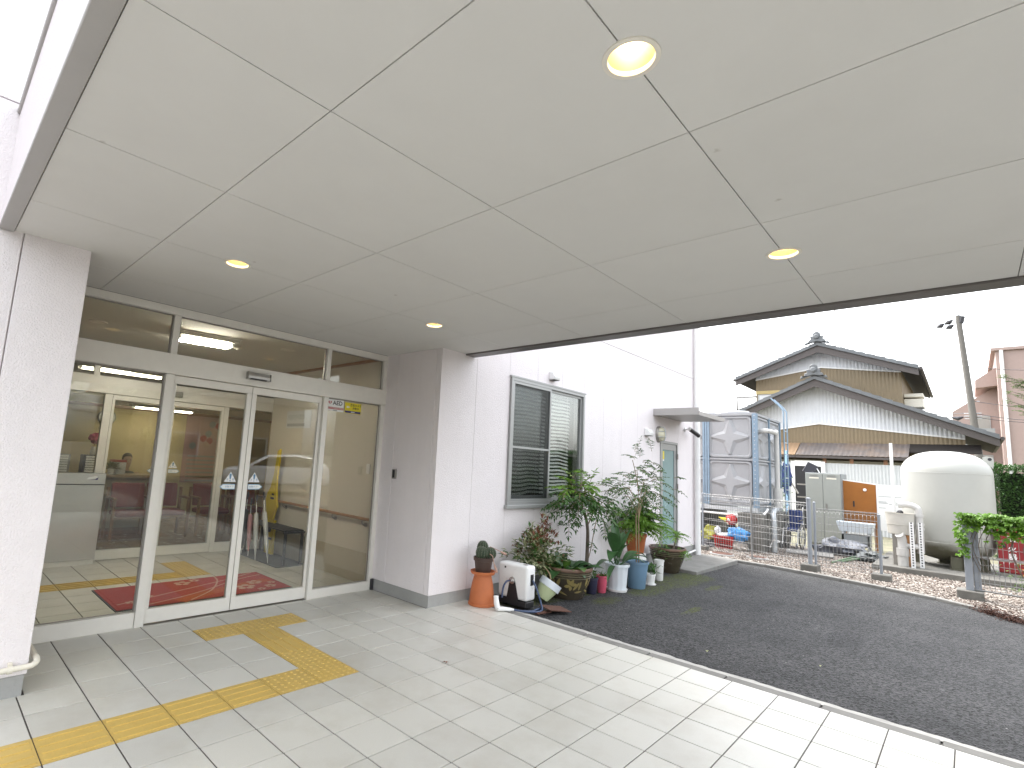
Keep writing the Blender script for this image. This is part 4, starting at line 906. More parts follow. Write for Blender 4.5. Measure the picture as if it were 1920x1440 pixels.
# 2 cactus in brown pot
cc = thing('potted_cactus', 'three-headed green cactus in a dark brown pot', 'cactus', (2.995,.375,.333))
MB().lathe([(.075,0),(.082,.006),(.098,.125),(.108,.128),(.110,.165),(.102,.165),(.098,.14)], 28, caps=False).lathe([(.075,.002),(.001,.002)], 28, caps=False).build('pot', 'brown_pot', cc, smooth=True); soil(cc, .098, .145)
rib = lambda q: 1+.10*cos(13*q)
def globe(c, r, h):
    pr = []
    for i in range(13):
        a = pi*i/12; pr.append((max(.004, r*sin(a)**.8 if 0 < i < 12 else .004), h/2-h/2*cos(a)))
    b = MB(); b.lathe(pr, 78, c, caps=False, sq=rib); return b, pr
for c, r, h in (((-.055,-.015,.15),.058,.13), ((.045,-.05,.14),.062,.13), ((.03,.045,.14),.06,.19)):
    b, pr = globe(c, r, h); hd_ = b.build('cactus_head', 'cactus', cc, smooth=True); sp_ = MB()
    for k in range(13):
        q = 2*pi*k/13
        for rr, zz in pr[2:12]:
            p0 = Vector(c)+Vector((cos(q)*rr*1.1, sin(q)*rr*1.1, zz))
            for w_ in range(4): sp_.leaf(p0, Vector((cos(q),sin(q),0))+rdir(-1,1)*.9, .011, .0022)
    sp_.build('spines', 'spine', hd_, kind='stuff')
for pts in ([(-.01,-.09,.21),(.0,-.125,.19),(.01,-.14,.12),(.035,-.15,.06),(.05,-.155,.02)], [(.075,-.02,.27),(.12,-.05,.25),(.165,-.09,.225),(.20,-.115,.205),(.225,-.135,.195)]):
    q = bez(pts, 5); n_ = len(q); MB().tube(q, [.004 if i < n_*.5 else .004+.010*sin(pi*(i/n_-.5)/.5) for i in range(n_)], 8).build('flower_bud', 'bud', cc, smooth=True)
# 3 white hose reel box
hb = thing('hose_box', 'white boxy hose reel unit with black base and blue hose', 'hose reel', (3.29,.0,-.012))
MB().box(0,0,.07,.165,.40,.44).build('shell', 'white_plastic', hb, bevel=.032, seg=4, smooth=True); MB().box(.008,.008,0,.157,.392,.069).build('base', 'black', hb, bevel=.012, seg=2)
MB().prism([(-.004,.10,.05),(-.004,.16,.27),(-.004,.23,.27),(-.004,.27,.05)], (.0035,0,0)).build('recess', 'black', hb, bevel=.0); MB().box(.062,-.003,.235,.118,-.0005,.35).build('slot', 'black', hb)
MB().lathe([(.036,0),(.036,.012),(.022,.016),(.02,.04)], 20, (-.005,.195,.265), ax=Matrix.Rotation(-pi/2,3,'Y')).build('connector', 'steel', hb, smooth=True)
MB().box(.05,.06,.4395,.10,.10,.442).build('top_slot', 'alu_dark', hb); MB().box(-.002,.29,.38,-.0003,.31,.40).build('button', 'black', hb)
hs = thing('garden_hose', 'dark blue garden hose coiled on the floor edge by the white box', 'hose', (0,0,0)); MT['hose'] = mat('hose', (.035,.06,.13), .35, var=.1)
MB().tube(bez([(3.38,-.01,.28),(3.40,-.06,.18),(3.42,-.10,.05),(3.38,-.14,.0),(3.28,-.14,-.003),(3.17,-.08,.004),(3.07,.0,.018)], 8), .010, 10).build('hose', 'hose', hs, smooth=True)
MB().tube(bez([(3.24,.195,.255),(3.19,.2,.25),(3.14,.2,.2),(3.11,.19,.12),(3.10,.18,.1)], 6), .010, 10).build('hose', 'hose', hs, smooth=True)
MB().tube(bez([(3.42,-.09,.0),(3.35,-.105,.006),(3.26,-.10,-.001),(3.18,-.05,.0)], 6), .010, 10).build('hose', 'hose', hs, smooth=True)
nz_ = thing('hose_nozzle', 'white angled hose nozzle lying on the tiles', 'nozzle', (0,0,0))
MB().tube([(3.07,.0,.018),(3.05,.015,.02),(3.04,.022,.02),(2.98,.075,.026),(2.93,.10,.028)], [.014,.016,.02,.022,.024], 12).build('grip', 'white_plastic', nz_, smooth=True); MB().tube([(2.935,.10,.022),(2.965,.145,.07),(2.985,.17,.115),(2.99,.175,.13)], [.026,.03,.026,.03], 12).build('head', 'white_plastic', nz_, smooth=True); MB().tube([(2.99,.175,.1305),(2.993,.178,.138)], .028, 12).build('face', 'black', nz_)
# 4 tilted pot with variegated shrub
ts = thing('variegated_shrub', 'variegated reddish shrub in a tilted white and lime pot', 'shrub', (3.84,.14,-.04)); R4 = Matrix.Rotation(radians(28),3,'Y') @ Matrix.Rotation(radians(18),3,'X')
pm = pot_mesh(.075,.125,.22,.012,.08); 
for v in pm.v: v.xyz = R4 @ (v+Vector((0,0,0)))+Vector((-.06,0,.05))
pm.build('pot', 'lime_pot', ts, smooth=True)
rm_ = MB().lathe([(.108,.14),(.128,.142),(.128,.222),(.118,.222),(.112,.15)], 28, caps=False)
for v in rm_.v: v.xyz = R4 @ v+Vector((-.06,0,.05))
rm_.build('rim', 'pale_pot', ts, smooth=True)
b0 = R4 @ Vector((0,0,.18))+Vector((-.06,0,.05)); st_ = MB(); fo, fr_, fg_ = MB(), MB(), MB(); C4 = Vector((.04,.14,.58)); st_.tube(bez([b0, b0+Vector((.01,.02,.12)), C4+Vector((0,0,-.15))], 5), .009, 7)
for k in range(120):
    e = C4+Vector((random.gauss(0,.15), random.gauss(0,.10), random.gauss(-.04,.13))); 
    if e.y > .30: e.y = .28
    st_.tube([C4+Vector((0,0,-.16)), (C4+e)/2+Vector((0,0,-.03)), e], [.003,.002,.001], 4, caps=False)
    for w_ in range(12):
        d = (rdir(-.2,1)+(e-C4)*3).normalized(); (fr_ if random.random() < (.42 if e.z > C4.z+.05 else .08) else fo if random.random() < .6 else fg_).leaf(e+rdir(-1,1)*.04, d, random.uniform(.055,.09), random.uniform(.024,.036))
for k in range(5):
    e = C4+Vector((.16+random.gauss(0,.05),.02,.22+random.gauss(0,.05)))
    for w_ in range(9): fr_.leaf(e+rdir()*.03, rdir(.2,1), .07, .02)
st_.build('stem', 'cane', ts, smooth=True); fo.build('foliage', 'leaf_var', ts, kind='stuff'); fr_.build('red_foliage', 'leaf_red', ts, kind='stuff'); fg_.build('green_foliage', 'leaf_a', ts, kind='stuff')
# 5 big glazed bowls
def bowl(parent, R, h, base):
    prof = [(base,0),(base+.01,.012),(base+.035*R/.3,h*.22),(R*.90,h*.60),(R*.955,h*.80),(R*.96,h*.90),(R,h*.905),(R*1.01,h*.955),(R*.99,h),(R*.93,h*.995),(R*.89,h*.86)]
    MB().lathe(prof, 48, caps=False).lathe([(base,.001),(.001,.001)], 48, caps=False).build('bowl', 'glaze', parent, smooth=True)
    MB().lathe([(R*1.0005,h*.905),(R*1.014,h*.955),(R*.992,h*1.004),(R*.925,h*1.0)], 48, caps=False).build('rim', 'glaze_rim', parent, smooth=True)
    for zf in (.70,.77,.84):
        rr = R*(.90+.055*(zf-.60)/.20) if zf < .8 else R*.957
        MB().lathe([(rr+.001,h*zf-.005),(rr+.007,h*zf),(rr+.001,h*zf+.005)], 48, caps=False).build('band', 'glaze_band', parent, smooth=True)
    def rad(z):
        for (ra,za),(rb,zb) in zip(prof, prof[1:]):
            if za <= z <= zb and zb > za: return ra+(rb-ra)*(z-za)/(zb-za)
        return R
    return rad
def motif(parent, rad, q0, z0, petals, n_='leaf_motif'):
    b = MB()
    for (u, w, L, W, ang) in petals:
        k = len(b.v); m_ = 9; pts = []
        for i in range(m_+1):
            t = i/m_; wd = W*sin(pi*min(1,t*.93+.05))**.8; cx_, cz_ = u+cos(ang)*L*t, w+sin(ang)*L*t
            for sg in (-1,0,1): pts.append((cx_-sin(ang)*wd*sg, cz_+cos(ang)*wd*sg, .003 if sg == 0 else .0012))
        for uu, ww_, of in pts:
            z = z0+ww_; r_ = rad(z)+of; q = q0+uu/r_; b.v.append(Vector((r_*cos(q), r_*sin(q), z)))
        for i in range(m_):
            for c in (0,1): a = k+i*3+c; b.f.append((a,a+1,a+4,a+3))
    b.build(n_, 'glaze_pale', parent, smooth=True)
bw = thing('glazed_bowl', 'large dark glazed bowl planter with pale leaf motif and broad green leaves', 'planter', (4.33,.16,-.05)); rad = bowl(bw, .315, .375, .20)
PET = [(0,0,.085,.022,2.2),(0,0,.075,.020,1.2),(0,0,.07,.02,.2),(-.01,-.01,.07,.02,3.3),(0,-.01,.06,.018,4.6),(.03,-.06,.12,.016,.9),(.10,-.06,.11,.016,1.3),(-.20,-.02,.11,.02,1.9),(-.17,-.05,.13,.02,1.3),(-.2,-.06,.18,.012,5.9),(.05,-.09,.10,.012,.15)]
for q0 in (3.55, 5.1, .4, 2.0): motif(bw, rad, q0+.35, .19, PET)
soil(bw, .285, .32)
def broadleaf(parent, b, d, L, W, m_, droop=.5, name='leaf', rise=.0):
    b = Vector(b); d = Vector(d).normalized(); mb = MB(); n = 8; s_ = d.cross(Vector((0,0,1))); s_ = s_.normalized() if s_.length > .05 else Vector((1,0,0))
    for i in range(n+1):
        u = i/n; c = b+d*L*u+Vector((0,0,-droop*L*u*u)); wd = W/2*sin(pi*min(1,.06+u*.94))**.75 if i < n else .001
        up_ = Vector((0,0,1)) if abs(d.z) < .9 else Vector((0,-1,0)); nn = s_.cross(d)
        mb.v += [c-s_*wd+nn*wd*.35, c-s_*wd*.5+nn*wd*.1, c, c+s_*wd*.5+nn*wd*.1, c+s_*wd+nn*wd*.35]
    for i in range(n):
        for k in range(4): a = i*5+k; mb.f.append((a,a+1,a+6,a+5))
    return mb.build(name, m_, parent, smooth=True)
for k in range(38):
    a = random.uniform(0,2*pi); r_ = random.uniform(.05,.25); b = Vector((cos(a)*r_, sin(a)*r_, .34)); d = Vector((cos(a)*.8+random.gauss(0,.3), sin(a)*.8+random.gauss(0,.3), random.uniform(.3,.9)))
    if b.y > .1: d.y -= .6
    broadleaf(bw, b, d, random.uniform(.18,.30), random.uniform(.09,.14), 'leaf_c' if k % 3 else 'leaf_b', random.uniform(.3,.8))
# 6 curved tree in white pot, with small pots round it
ct = thing('curved_tree', 'potted tree with curved grey trunk and drooping compound leaves', 'tree', (5.02,.28,-.06))
pot_mesh(.075,.10,.26,.01,.03).build('pot', 'white', ct, smooth=True); soil(ct, .085, .21)
tk = bez([(0,0,.2),(-.04,-.03,.5),(-.13,-.08,.78),(-.26,-.11,.98),(-.42,-.13,1.06),(-.60,-.14,1.07)], 6); MB().tube(tk, [.026-.012*i/len(tk) for i in range(len(tk))], 9).build('trunk', 'bark', ct, smooth=True)
sm_ = MB(); sm_.tube(bez([(-.30,-.11,1.0),(-.34,-.12,1.12),(-.30,-.13,1.28),(-.36,-.12,1.4)], 5), .009, 6); sm_.tube(bez([(-.10,-.06,.82),(-.02,-.1,1.0),(.06,-.14,1.15)], 5), .008, 6); sm_.tube(bez([(-.01,-.01,.3),(.05,-.03,.5),(.06,-.08,.8),(.1,-.1,.95)], 5), .006, 6)
fo, fo2 = MB(), MB()
for k in range(115):
    u = random.random(); c = Vector((-.47,-.13,1.24)) if u < .8 else Vector((-.10,-.14,1.20)) if u < .97 else Vector((-.26,-.12,.70))
    e = c+Vector((random.gauss(0,.13 if u < .97 else .03), random.gauss(0,.09), random.gauss(0,.10 if u < .97 else .05)))
    if e.y > .15: e.y = .14
    d = ((e-c)*3+Vector((0,0,-.1))+rdir(-.3,.5)*.5); pinnate(fo2 if e.z > 1.26 and u < .8 else fo, sm_, e, d, random.uniform(.16,.28), random.randint(4,6), .075, .030, .28)
for e in ((-.02,-.14,1.36),(.06,-.16,1.28),(.06,-.1,1.14)): pinnate(fo, sm_, e, (1,-.3,.25), .34, 7, .05, .016, .3)
sm_.build('branch', 'cane', ct, smooth=True, kind='stuff'); fo.build('foliage', 'leaf_a', ct, kind='stuff'); fo2.build('young_foliage', 'fern', ct, kind='stuff')
pp = thing('pink_pot', 'small bright pink flowerpot beside the glazed bowl', 'pot', (4.96,.02,-.057)); pot_mesh(.052,.078,.215,.006,.02).build('pot', 'pink_pot', pp, smooth=True); soil(pp, .066, .165)
g_ = MB(); 
for k in range(14): g_.leaf((random.gauss(0,.02),random.gauss(0,.02),.17), rdir(.4,1), random.uniform(.10,.2), .012, curl=.5)
g_.build('foliage', 'leaf_b', pp)
np_ = thing('navy_pot', 'dark navy flowerpot squeezed between the glazed bowl and the pink pot', 'pot', (4.77,.06,-.054)); pot_mesh(.06,.085,.20,.006,.02).build('pot', 'navy_pot', np_, smooth=True); soil(np_, .07, .15)
g_ = MB()
for k in range(40): g_.leaf((random.gauss(0,.025),random.gauss(0,.025),.16+random.random()*.12), rdir(0,1), random.uniform(.04,.07), .02)
g_.build('foliage', 'leaf_b', np_)
# 7 fluted white pot with big leaves
fw_ = thing('broadleaf_plant', 'glossy broad-leaved plant in a fluted white pot with saucer', 'plant', (5.28,-.03,-.063)); flu = lambda q: 1+.02*cos(12*q)
MB().lathe([(.125,0),(.135,.03),(.128,.03),(.12,.012),(.01,.011)], 36, caps=False).build('saucer', 'white', fw_, smooth=True)
MB().lathe([(.112,.0125),(.114,.02),(.137,.315),(.158,.318),(.160,.35),(.148,.352),(.135,.32),(.13,.29)], 48, caps=False, sq=flu).build('pot', 'pale_pot', fw_, smooth=True); soil(fw_, .134, .30)
for d, L, W, dr_ in (((.08,-.3,1),.50,.17,.12),((-.45,-.1,1),.56,.17,.35),((.7,-.35,.8),.52,.15,.6),((1.0,-.3,.5),.50,.14,.4),((-.65,-.2,.75),.50,.14,.8),((.2,.2,1),.55,.13,.1),((-.15,.25,1),.62,.14,.12),((.5,.1,.9),.55,.13,.3),((-.8,.1,.45),.44,.09,.6),((-.9,-.25,.2),.46,.07,.5),((.35,-.6,.5),.38,.11,.7),((.05,-.45,.85),.34,.12,.3)):
    b = Vector((random.gauss(0,.02),random.gauss(0,.02),.30)); d = Vector(d).normalized(); pe = b+d*random.uniform(.10,.2); MB().tube([b, pe], .006, 6).build('stalk', 'leaf_c', fw_); broadleaf(fw_, pe, d, L, W, 'leaf_c', dr_)
# 8 blue pot with tall cane plant
bp = thing('cane_plant', 'tall feathery-leaved plant on two canes in a blue pot', 'plant', (5.73,-.09,-.07)); pot_mesh(.115,.165,.36,.014,.03).build('pot', 'blue_pot', bp, smooth=True); soil(bp, .14, .30)
MB().tube([(0,0,.05),(.03,.03,1.0)], .008, 7).build('cane', 'cane', bp); MB().tube(bez([(.05,-.01,.1),(.06,0,.6),(.09,.02,.95),(.12,.03,1.15)], 5), .008, 7).build('cane', 'cane', bp, smooth=True)
sm_, fo, fo2 = MB(), MB(), MB(); top = Vector((.12,.03,1.1))
for b, e in (((.1,.02,.98),(-.15,.05,1.35)),((.1,.02,.98),(.4,.1,1.2)),((.12,.03,1.1),(.2,.1,1.6)),((.12,.03,1.1),(.55,.15,1.45)),((.08,.02,.9),(.75,.2,1.35)),((.1,.02,.95),(-.3,.0,1.25)),((.15,.05,1.3),(.05,.1,1.75))): sm_.tube(bez([b, ((Vector(b)+Vector(e))/2+Vector((0,0,.04))), e], 4), .005, 5)
for k in range(100):
    u = random.random(); c = Vector((.12,.06,1.38)) if u < .45 else Vector((.72,.18,1.36)) if u < .82 else Vector((.32,.1,1.66))
    e = c+Vector((random.gauss(0,.18), random.gauss(0,.12), random.gauss(0,.12)))
    if e.y > .42: e.y = .4
    pinnate(fo2 if (random.random() < .22) else fo, sm_, e, (e-c)*3+rdir(-.4,.4)*.6, random.uniform(.14,.28), random.randint(4,7), .052, .021, .35)
for e, d in (((.10,.1,1.78),(-1,0,.3)),((.15,.1,1.82),(.3,-.1,1)),((.9,.2,1.45),(1,-.2,.35)),((.95,.2,1.3),(1,0,-.1)),((-.4,.05,1.45),(-1,0,.15)),((-.45,.05,1.25),(-1,-.1,-.1))): pinnate(fo, sm_, e, d, .36, 7, .042, .014, .2)
sm_.build('branch', 'cane', bp, smooth=True, kind='stuff'); fo.build('foliage', 'leaf_a', bp, kind='stuff'); fo2.build('young_foliage', 'leaf_b', bp, kind='stuff')
# 9 stacked pots with fern and dark shrub
sp9 = thing('stacked_pot', 'white upturned pot serving as stand under the terracotta fern pot', 'pot', (6.66,.36,-.085)); MB().lathe([(.20,0),(.20,.05),(.185,.06),(.15,.33),(.145,.34)], 32).build('body', 'white', sp9, smooth=True)
fn = thing('fern_plant', 'bright arching fern in a terracotta pot on a white stand', 'fern', (6.66,.36,.2555)); pot_mesh(.12,.17,.30,.012,.05).build('pot', 'terracotta', fn, smooth=True); soil(fn, .145, .25)
fo, sm_, fo2 = MB(), MB(), MB()
for k in range(46):
    a = random.uniform(pi*.8, 1.75*pi); el = random.uniform(.65,1.3); d = Vector((cos(a)*cos(el), sin(a)*cos(el)*.8, sin(el))); pinnate(fo, sm_, (0,0,.27), d, random.uniform(.65,1.05), 19, .085, .022, random.uniform(.45,.8), .08)
for k in range(110):
    e = Vector((random.gauss(.12,.2), random.gauss(-.02,.1), random.gauss(.60,.11)))
    if e.y > .18: e.y = .16
    pinnate(fo2, sm_, e, rdir(-.4,.5), random.uniform(.1,.2), 5, .06, .027, .4)
sm_.build('stem', 'cane', fn); fo.build('foliage', 'fern', fn, kind='stuff'); fo2.build('dark_foliage', 'leaf_a', fn, kind='stuff')
# 10 small white pots
def smallpot(nm, lab, loc, r, h, m_, nleaf, lm, spread_=.06):
    t_ = thing(nm, lab, 'pot', loc); pot_mesh(r*.75, r, h, .006, .025).build('pot', m_, t_, smooth=True); soil(t_, r*.86, h-.03); f_ = MB()
    for k in range(nleaf): f_.leaf(Vector((random.gauss(0,spread_*.6),random.gauss(0,spread_*.6),h+random.random()*.12)), rdir(0,1), random.uniform(.05,.08), .022)
    f_.build('foliage', lm, t_); return t_
smallpot('small_pot', 'small white pot with bushy dark leaves on a saucer', (6.15,-.10,-.077), .075, .15, 'white', 110, 'leaf_a', .10); smallpot('tall_pot', 'slim tall white pot beside the second glazed bowl', (6.62,-.03,-.085), .075, .30, 'white', 12, 'leaf_b')
MB().lathe([(.075,0),(.082,.014),(.07,.012)], 24).build('saucer', 'white', bpy.data.objects['small_pot'], smooth=True)
# 11 second glazed bowl with little cycad
b2 = thing('glazed_bowl', 'dark glazed bowl planter with plain rings holding a small bright green shrub', 'planter', (7.55,.22,-.10)); bowl(b2, .29, .40, .17); soil(b2, .26, .35)
MB().tube(bez([(-.10,-.12,.35),(-.08,-.15,.45),(-.02,-.16,.58)], 5), .013, 7).build('trunk', 'bark', b2, smooth=True); fo, fo3 = MB(), MB()
for k in range(26):
    a = random.uniform(0,2*pi); el = random.uniform(.3,1.4); pinnate(fo, None, (-.02,-.16,.58), (cos(a)*cos(el),sin(a)*cos(el),sin(el)), random.uniform(.16,.28), 9, .04, .010, .6, .1)
for k in range(20): pinnate(fo, None, (-.02+random.gauss(0,.04),-.24,.38), rdir(-.2,.5)+Vector((0,-.7,0)), .13, 6, .03, .009, .8)
for k in range(16): pinnate(fo3, None, (-.2+random.gauss(0,.05),.0,.37), rdir(.1,.9), .16, 6, .04, .016, .5)
fo.build('foliage', 'fern', b2, kind='stuff'); fo3.build('dark_foliage', 'leaf_a', b2, kind='stuff')
# fallen leaves and litter on the tiles and asphalt
MT['dry'] = mat('dry', (.22,.09,.05), .8, var=.3, scale=20); MT['dry2'] = mat('dry2', (.38,.40,.20), .8, var=.3, scale=20)
dl = MB(); dl.leaf((0,0,.006), (1,.4,.25), .045, .018, curl=.4); dl.leaf((.01,.01,.006), (-.3,1,.3), .035, .014, curl=.5); o_ = dl.build('dry_leaf', 'dry', None, loc=tuple(onZ(836,1245,0))); tag(o_, 'curled brown dry leaf lying on the pale tiles', 'leaf')
dl = MB(); dl.leaf((0,0,.008), (1,.4,.2), .05, .028, curl=.2); p_ = onZ(1326,1224,-.03); o_ = dl.build('pale_leaf', 'dry2', None, loc=(p_.x,p_.y,gz(p_.x)+.004)); tag(o_, 'pale green leaf lying on the asphalt near the floor edge', 'leaf')
dl = MB(); dl.leaf((0,0,.008), (1,.1,.2), .045, .018, curl=.2); p_ = onZ(1538,1252,-.04); o_ = dl.build('pale_leaf', 'dry2', None, loc=(p_.x,p_.y,gz(p_.x)+.004)); tag(o_, 'thin pale leaf lying out in the middle of the asphalt', 'leaf')
# ------------------------------------------------------------------ gravel yard
GZ = -.125
MT['gravel'] = mat('gravel', (.22,.19,.165), .9, var=.5, scale=30, bump=.8, bscale=40, dirt=.4, dirtcol=(.2,.17,.15), dscale=12)
MT['yard'] = mat('yard', (.16,.15,.10), .95, var=.4, scale=2.5, bump=.5, bscale=25, dirt=.6, dirtcol=(.06,.085,.03), dscale=1.2)
ya = MB(); yy_ = spread(40, -9, .6); 
for y in yy_: ya.v += [Vector((kerb_x(y)+.115, y, GZ-.015)), Vector((kerb_x(y)+.6, y, GZ)), Vector((14.6, y, GZ))]
for i in range(39):
    for k in (0,1): a = i*3+k; ya.f.append((a,a+1,a+4,a+3))
ya.add([(9.98,.6,GZ),(14.6,.6,GZ),(14.6,5,GZ),(9.98,5,GZ)], [(0,1,2,3)])
struct('gravel_yard', ya, 'gravel')
struct('back_yard', MB().add([(14.6,-12,GZ),(60,-12,GZ),(60,12,GZ),(14.6,12,GZ)], [(0,1,2,3)]), 'yard')
def pebble_mat():
    ma = mat('pebbles', (.5,.45,.4), .85, var=0); n = ma.node_tree.nodes; l = ma.node_tree.links
    geo = n.new('ShaderNodeNewGeometry'); r = n.new('ShaderNodeValToRGB'); cr = r.color_ramp; cr.elements[0].color = (.10,.075,.06,1); cr.elements[1].color = (.52,.48,.43,1); e = cr.elements.new(.5); e.color = (.24,.20,.17,1)
    l.new(geo.outputs['Random Per Island'], r.inputs[0]); l.new(r.outputs[0], n['Principled BSDF'].inputs['Base Color']); return ma
MT['pebbles'] = pebble_mat()
pb = MB(); rr = random.Random(3)
for k in range(15000):
    y = rr.uniform(-5.2,.9); x0 = kerb_x(min(y,.6))+.11; x = x0+abs(rr.gauss(0,1.5))
    if x > 15 or (y > .58 and x < 10.05): continue
    s_ = rr.uniform(.012,.026); a = rr.uniform(0,6.28); c = Vector((x,y,GZ+s_*.25+rr.uniform(0,.012))); u = Vector((cos(a),sin(a),rr.uniform(-.3,.3)))*s_; v = Vector((-sin(a),cos(a),rr.uniform(-.3,.3)))*s_*rr.uniform(.6,.9); w_ = Vector((0,0,s_*rr.uniform(.4,.7)))
    i = len(pb.v); pb.v += [c+u, c+v, c-u, c-v, c+w_+u*.3, c-w_]; pb.f += [(i,i+1,i+4),(i+1,i+2,i+4),(i+2,i+3,i+4),(i+3,i,i+4),(i+1,i,i+5),(i+2,i+1,i+5),(i+3,i+2,i+5),(i,i+3,i+5)]
o_ = pb.build('gravel', 'pebbles', None, kind='stuff'); tag(o_, 'pale mixed gravel covering the yard behind the kerb', 'gravel')
# covers in the gravel
for nm, lab, p_, rx in (('manhole_cover','rusty round cover set in the gravel by the fence',(11.0,-.24),.17), ('manhole_cover','long rusty cover set in the gravel near the clinic corner',(10.75,.36),.2)):
    t_ = thing(nm, lab, 'cover', (p_[0],p_[1],GZ)); MB().lathe([(rx+.03,0),(rx+.03,.035),(rx,.04)], 24).build('ring', 'concrete', t_); MB().lathe([(rx-.003,.03),(rx-.003,.045),(.001,.047)], 24, caps=False).build('lid', 'rust', t_)
# ------------------------------------------------------------------ mesh fences
MT['wire'] = mat('wire', (.28,.28,.275), .5, metal=.4, var=.05); MT['post'] = mat('post', (.28,.30,.33), .45, metal=.3, var=.06)
def fence_panel(par, A, B, z0, z1, pitch=.055, mid=(), r=.0034):
    A, B = Vector(A), Vector(B); d = B-A; L = d.length; d.normalize(); nrm = Vector((-d.y,d.x,0)); mb = MB()
    def prof(z):
        o = 0
        for zb in (z1-.05,)+tuple(mid)+(z0+.06,):
            if abs(z-zb) < .03: o = .03*(1-abs(z-zb)/.03)
        return nrm*o
    zs = sorted({z0, z1}|{zb+e for zb in (z1-.05,)+tuple(mid)+(z0+.06,) for e in (-.03,0,.03)})
    n = int(L/pitch)
    for i in range(n+1):
        b = A+d*(L*i/n); mb.tube([Vector((b.x,b.y,z))+prof(z) for z in zs], r, 4, caps=False)
    z = z0
    hz = [z0+k*.13 for k in range(int((z1-z0)/.13)+1)]+[z1, z1-.05, z0+.06]+list(mid)
    for z in hz: mb.tube([Vector((A.x,A.y,z))+prof(z), Vector((B.x,B.y,z))+prof(z)], r*1.15, 4, caps=False)
    return mb.build('wire_mesh', 'wire', par, kind='stuff')
def fpost(par, p, z1, r=.03, m_='post', cap=True, z0=GZ): 
    b = MB(); b.tube([(p[0],p[1],z0),(p[0],p[1],z1)], r, 12); o = b.build('post', m_, par, smooth=True)
    if cap: MB().lathe([(r*1.15,0),(r*1.1,.02),(r*.4,.03)], 12, (p[0],p[1],z1-.01)).build('cap', m_, o, smooth=True)
    return o
def fblock(par, p, s_=(.24,.2,.13)): MB().cbox((p[0],p[1],GZ+s_[2]/2-.03), s_).build('footing_block', 'damp', par, bevel=.01)
PA, PB, PC, PD = (11.12,.87), (10.44,-1.262), (10.62,-2.27), (10.10,-3.37)
fa = thing('mesh_fence', 'grey wire mesh fence between the clinic corner and the thick post', 'fence', (0,0,0)); fence_panel(fa, (*PA,0), (PB[0]+.02,PB[1]+.03,0), GZ+.06, 1.12, mid=(.55,)); fpost(fa, PA, 1.12, .022); fpost(fa, (10.78,-.2), 1.08, .016, 'wire', False); fblock(fa, PA)
fb = thing('mesh_gate', 'wire mesh panel with two posts in front of the grey locker', 'fence', (0,0,0)); fence_panel(fb, (PB[0]+.09,PB[1]-.06,0), (*PC,0), GZ+.10, 1.03, mid=(.42,)); fpost(fb, PB, 1.2, .037); fpost(fb, (PB[0]+.07,PB[1]-.075), 1.13, .022); fpost(fb, PC, 1.0, .022); fblock(fb, PB, (.34,.26,.16)); fblock(fb, PC, (.30,.26,.15))
fc = thing('vine_fence', 'wire mesh fence with square grey post under the green vine', 'fence', (0,0,0)); PE = (9.95,-5.4)
fence_panel(fc, (PD[0],PD[1]-.05,0), (*PE,0), .02, 1.14, mid=(.50,)); 
MB().box(PD[0]-.045,PD[1]-.045,GZ,PD[0]+.045,PD[1]+.045,1.15).build('post', 'post', fc, bevel=.006); MB().box(PD[0]+.02,PD[1]-.13,GZ,PD[0]+.08,PD[1]-.055,1.12).build('post', 'post', fc, bevel=.006); fblock(fc, PD, (.34,.30,.17))
for z in (.03,.52): MB().tube([(PD[0],PD[1]-.05,z),(PE[0],PE[1],z)], .009, 8).build('rail', 'wire', fc)
MT['green_post'] = mat('green_post', (.01,.10,.05), .4, var=.1); g_ = thing('green_post', 'short dark green post standing behind the vine fence', 'post', (10.9,-4.15,GZ)); MB().tube([(0,0,0),(0,0,.42)], .03, 10).build('tube', 'green_post', g_, smooth=True); MB().lathe([(.034,.42),(.02,.45)], 10).build('cap', 'green_post', g_)
# vine on the fence
MT['vine'] = mat('vine', (.13,.26,.025), .45, var=.4, scale=6, trans=.35)
vn = thing('vine', 'bright green climbing vine draped over the wire fence', 'vine', (0,0,0)); fo, sm_ = MB(), MB(); rr = random.Random(11)
for k in range(1500):
    u = rr.random(); y = PD[1]+.10-u*2.1; x = PD[0]+(PE[0]-PD[0])*u; t_ = rr.random()
    z = 1.16+.07*noise.noise(Vector((y*3,0,4)))+.03*rr.random()-abs(rr.gauss(0,1))*(.09+.14*max(0,noise.noise(Vector((y*2.2,3,1)))+.35))*(1.0 if u > .12 else .75)
    if u < .05: z = 1.18-rr.random()*.65
    if z < .2: continue
    p_ = Vector((x-.02-abs(rr.gauss(0,.05))+rr.gauss(0,.03), y, z)); d = Vector((-.6+rr.gauss(0,.4), rr.gauss(0,.5), rr.uniform(-.7,.3)))
    s_ = rr.uniform(.05,.10)
    for e in (-.75,0,.75):   # three lobes of one leaf
        dd_ = Matrix.Rotation(e,3,Vector((-.5,0,.85))) @ d; fo.leaf(p_, dd_, s_*(1 if e == 0 else .8), s_*.62, nrm=Vector((-.5,rr.gauss(0,.3),.9)))
for k in range(14):
    y = PD[1]-rr.random()*1.8; u = (PD[1]-y)/2.03; x = PD[0]+(PE[0]-PD[0])*u; sm_.tube(bez([(x,y,.3),(x-.03,y+.1,.7),(x-.02,y-.05,1.1)], 4), .005, 5)
fo.build('foliage', 'vine', vn, kind='stuff'); sm_.build('stem', 'bark', vn)
